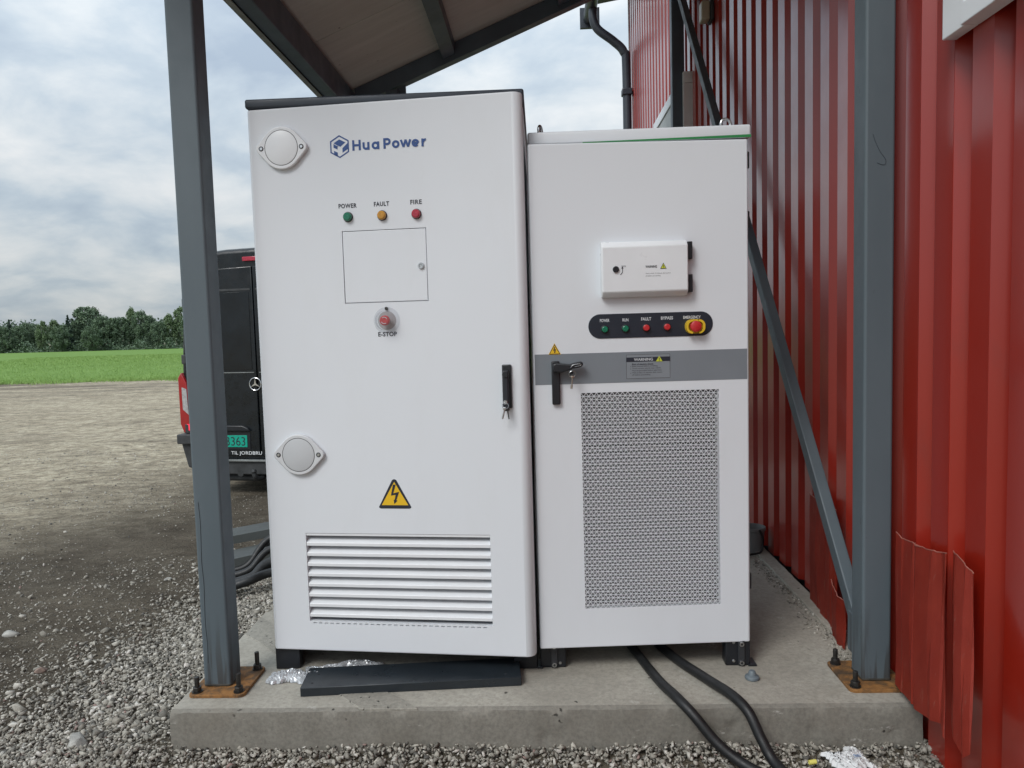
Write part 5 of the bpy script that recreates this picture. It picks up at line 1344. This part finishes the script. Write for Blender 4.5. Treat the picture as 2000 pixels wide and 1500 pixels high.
# ================================================================ TREES BEYOND THE FIELD
def leaf_quads(C_, size, r, nrm_up=.3):
    n = len(C_); a = r.normal(size=(n, 3)); a /= np.linalg.norm(a, axis=1)[:, None]
    b_ = np.cross(a, r.normal(size=(n, 3))); b_ /= np.linalg.norm(b_, axis=1)[:, None]
    s__ = (size * r.uniform(.6, 1.3, n))[:, None]
    return np.stack([C_ - a * s__, C_ - b_ * s__ * .6, C_ + a * s__, C_ + b_ * s__ * .6], 1).reshape(-1, 3), np.arange(n * 4).reshape(-1, 4)
def crown_mesh(kind, seed):
    """unit tree: height 1, crown half width about .3; many leaf faces in clumps"""
    r = np.random.default_rng(seed); pts, tint = [], []
    if kind == 'spruce':
        for k in range(60):
            z = .06 + .93 * (k / 60); R0 = .19 * (1 - z) ** .85 + .012
            for q in range(int(5 + 9 * (1 - z))):
                a = r.uniform(0, 6.28); m_ = int(5 + 8 * (1 - z)); t = np.linspace(.15, 1, m_)
                rad = R0 * r.uniform(.6, 1.15); base = r.uniform(.3, .65)
                pts.append(np.stack([np.cos(a) * rad * t, np.sin(a) * rad * t, z - .05 * t * (1 - z) + r.normal(0, .005, m_)], 1)); tint.append(np.full(m_, base) + r.normal(0, .08, m_))
        size = .016
    else:
        ncl = 140 if kind == 'broad' else 110
        for k in range(ncl):
            zc = r.uniform(.08, .93); prof_ = math.sin(math.pi * min(1, max(0, (zc - .08) / .95)) ** (.85 if kind == 'broad' else .7)) ** .6
            wmax = .30 if kind == 'broad' else .20
            a = r.uniform(0, 6.28); rad = wmax * prof_ * math.sqrt(r.uniform(.02, 1)) * .95
            c = np.array([math.cos(a) * rad, math.sin(a) * rad, zc]); s3 = np.array([.85, .85, 1.35]) * r.uniform(.035, .075) * (1 if kind == 'broad' else .9)
            m_ = 80; v = r.normal(size=(m_, 3)); v /= np.linalg.norm(v, axis=1)[:, None]; v *= r.uniform(.45, 1.08, m_)[:, None]
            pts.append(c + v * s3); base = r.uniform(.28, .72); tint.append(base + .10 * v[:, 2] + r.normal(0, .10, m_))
        size = .0165
    C_ = np.concatenate(pts); T_ = np.clip(np.concatenate(tint), 0, 1)
    V_, F_ = leaf_quads(C_, size, r)
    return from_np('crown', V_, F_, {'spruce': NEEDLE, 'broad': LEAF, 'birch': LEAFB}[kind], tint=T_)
def trunk_mesh(kind, seed):
    r = random.Random(seed); m__ = MB()
    m__.tube([(0, 0, -.03), (.004, 0, .15), (r.uniform(-.02, .02), .005, .45), (r.uniform(-.03, .03), 0, .8)], [.017, .016, .015, .014, .013, .012, .011, .010, .008, .006, .005, .004], 7, 4)
    if kind != 'spruce':
        for k in range(7):
            a = r.uniform(0, 6.28); z = r.uniform(.2, .6); l_ = r.uniform(.12, .22)
            m__.tube([(0, 0, z), (math.cos(a) * l_ * .5, math.sin(a) * l_ * .5, z + l_ * .5), (math.cos(a) * l_, math.sin(a) * l_, z + l_ * 1.05)], [.007, .006, .005, .004, .003, .002], 5, 2)
    return m__.mesh('trunk', BIRCHB if kind == 'birch' else BARK)
PROTO = {k: [(crown_mesh(k, 100 + 7 * i_ + len(k)), trunk_mesh(k, i_ + 3)) for i_ in range(4 if k != 'spruce' else 2)] for k in ('broad', 'birch', 'spruce')}
# pixel x of the stem, pixel y of the top, width factor, kind, extra depth (m), what tells it apart
TREES = [(-14, 636, 1.1, 'broad', 2, 'leafy tree just beyond the left edge of the photo'),
         (17, 630, .9, 'spruce', 4, 'dark pointed spruce at the left end of the far tree line'),
         (6, 646, 1.2, 'broad', -2, 'low leafy tree at the far left of the tree line'),
         (36, 642, 1.1, 'broad', 0, 'low round tree just right of the leftmost spruce'),
         (54, 636, 1.1, 'broad', 3, 'second low round tree right of the leftmost spruce'),
         (80, 631, .95, 'birch', 0, 'feathery birch left of the middle spruce'),
         (66, 640, 1.2, 'broad', 7, 'dark tree behind the feathery birch left of middle spruce'),
         (105, 630, .95, 'birch', 2, 'slim birch directly left of the middle spruce'),
         (118, 640, 1.2, 'broad', -3, 'low bushy tree at the foot of the middle spruce'),
         (131, 621, .95, 'spruce', 0, 'tall dark pointed spruce in the middle of the tree line'),
         (146, 634, 1.1, 'broad', 2, 'bushy tree between the middle spruce and the great round tree'),
         (168, 604, 1.22, 'broad', 4, 'great round crowned tree, the tallest of the far tree line'),
         (178, 640, 1.3, 'broad', -4, 'low pale bush like tree before the great round tree'),
         (200, 622, 1.1, 'broad', 0, 'medium tree right beside the great round tree'),
         (218, 627, 1.0, 'birch', 2, 'slender tree with thin top right of the great round tree'),
         (234, 625, 1.1, 'broad', 1, 'bushy tree left of the twin pointed crowns'),
         (254, 606, .72, 'birch', 3, 'left of the twin pointed crowns in the tree line'),
         (275, 611, .85, 'broad', 1, 'right of the twin pointed crowns in the tree line'),
         (288, 622, 1.0, 'broad', 5, 'darker tree right behind the twin pointed crowns'),
         (308, 633, 1.1, 'broad', 0, 'low tree in the dip right of the twin crowns'),
         (328, 619, 1.0, 'birch', 1, 'pale birch with white stem left of the steel post'),
         (350, 602, .85, 'birch', 2, 'tall light birch partly hidden by the left steel post'),
         (374, 614, 1.1, 'broad', 0, 'leafy tree hidden by the left steel post'), (400, 612, 1.1, 'birch', 3, 'birch tree standing behind the black van')]
cnt = 0
for (px, py, wf, kd, dd, lab) in TREES:
    Y_ = 206 + dd * 1.6; p = on_y(px, py - 7, Y_); gz_ = ground_z(p.x, Y_)
    H = p.z - gz_
    o = link('spruce_tree' if kd == 'spruce' else ('birch_tree' if kd == 'birch' else 'leafy_tree'), None, None, (p.x, Y_, gz_), (0, 0, random.uniform(0, 6.28)))
    cm, tm = PROTO[kd][cnt % len(PROTO[kd])]; cnt += 1
    for nm, me in (('crown', cm), ('trunk', tm)):
        c = link(nm, me, o); c.scale = (H * wf, H * wf, H)
    tag(o, lab, 'tree', 'trees along the far edge of the field')
# the wood behind them reads as one dark mass
r = np.random.default_rng(77); n = 26000
x = r.uniform(-205, -60, n); yb = r.uniform(222, 246, n)
topz = 7.6 + 1.3 * np.sin(x * .22) + .9 * np.sin(x * .61 + 1) + .7 * np.sin(x * 1.3 + 2)
z = -2.1 + (topz) * r.random(n) ** .55
V_, F_ = leaf_quads(np.stack([x, yb, z], 1), .42, r)
tag(link('far_wood', from_np('far_wood', V_, F_, LEAF, tint=np.clip(r.normal(.30, .08, n), 0, 1))), 'dark mass of woodland behind the far tree line', 'woodland', kind='stuff')
# undergrowth at the field edge
n = 26000; x = r.uniform(-190, -70, n); z = -2.1 + 3.4 * r.random(n) ** 1.4 * (.6 + .4 * np.sin(x * .8))
V_, F_ = leaf_quads(np.stack([x, r.uniform(201, 210, n), z], 1), .26, r)
tag(link('undergrowth', from_np('undergrowth', V_, F_, LEAF, tint=np.clip(r.normal(.4, .16, n), 0, 1))), 'low dark undergrowth along the far edge of the green field', 'bushes', kind='stuff')
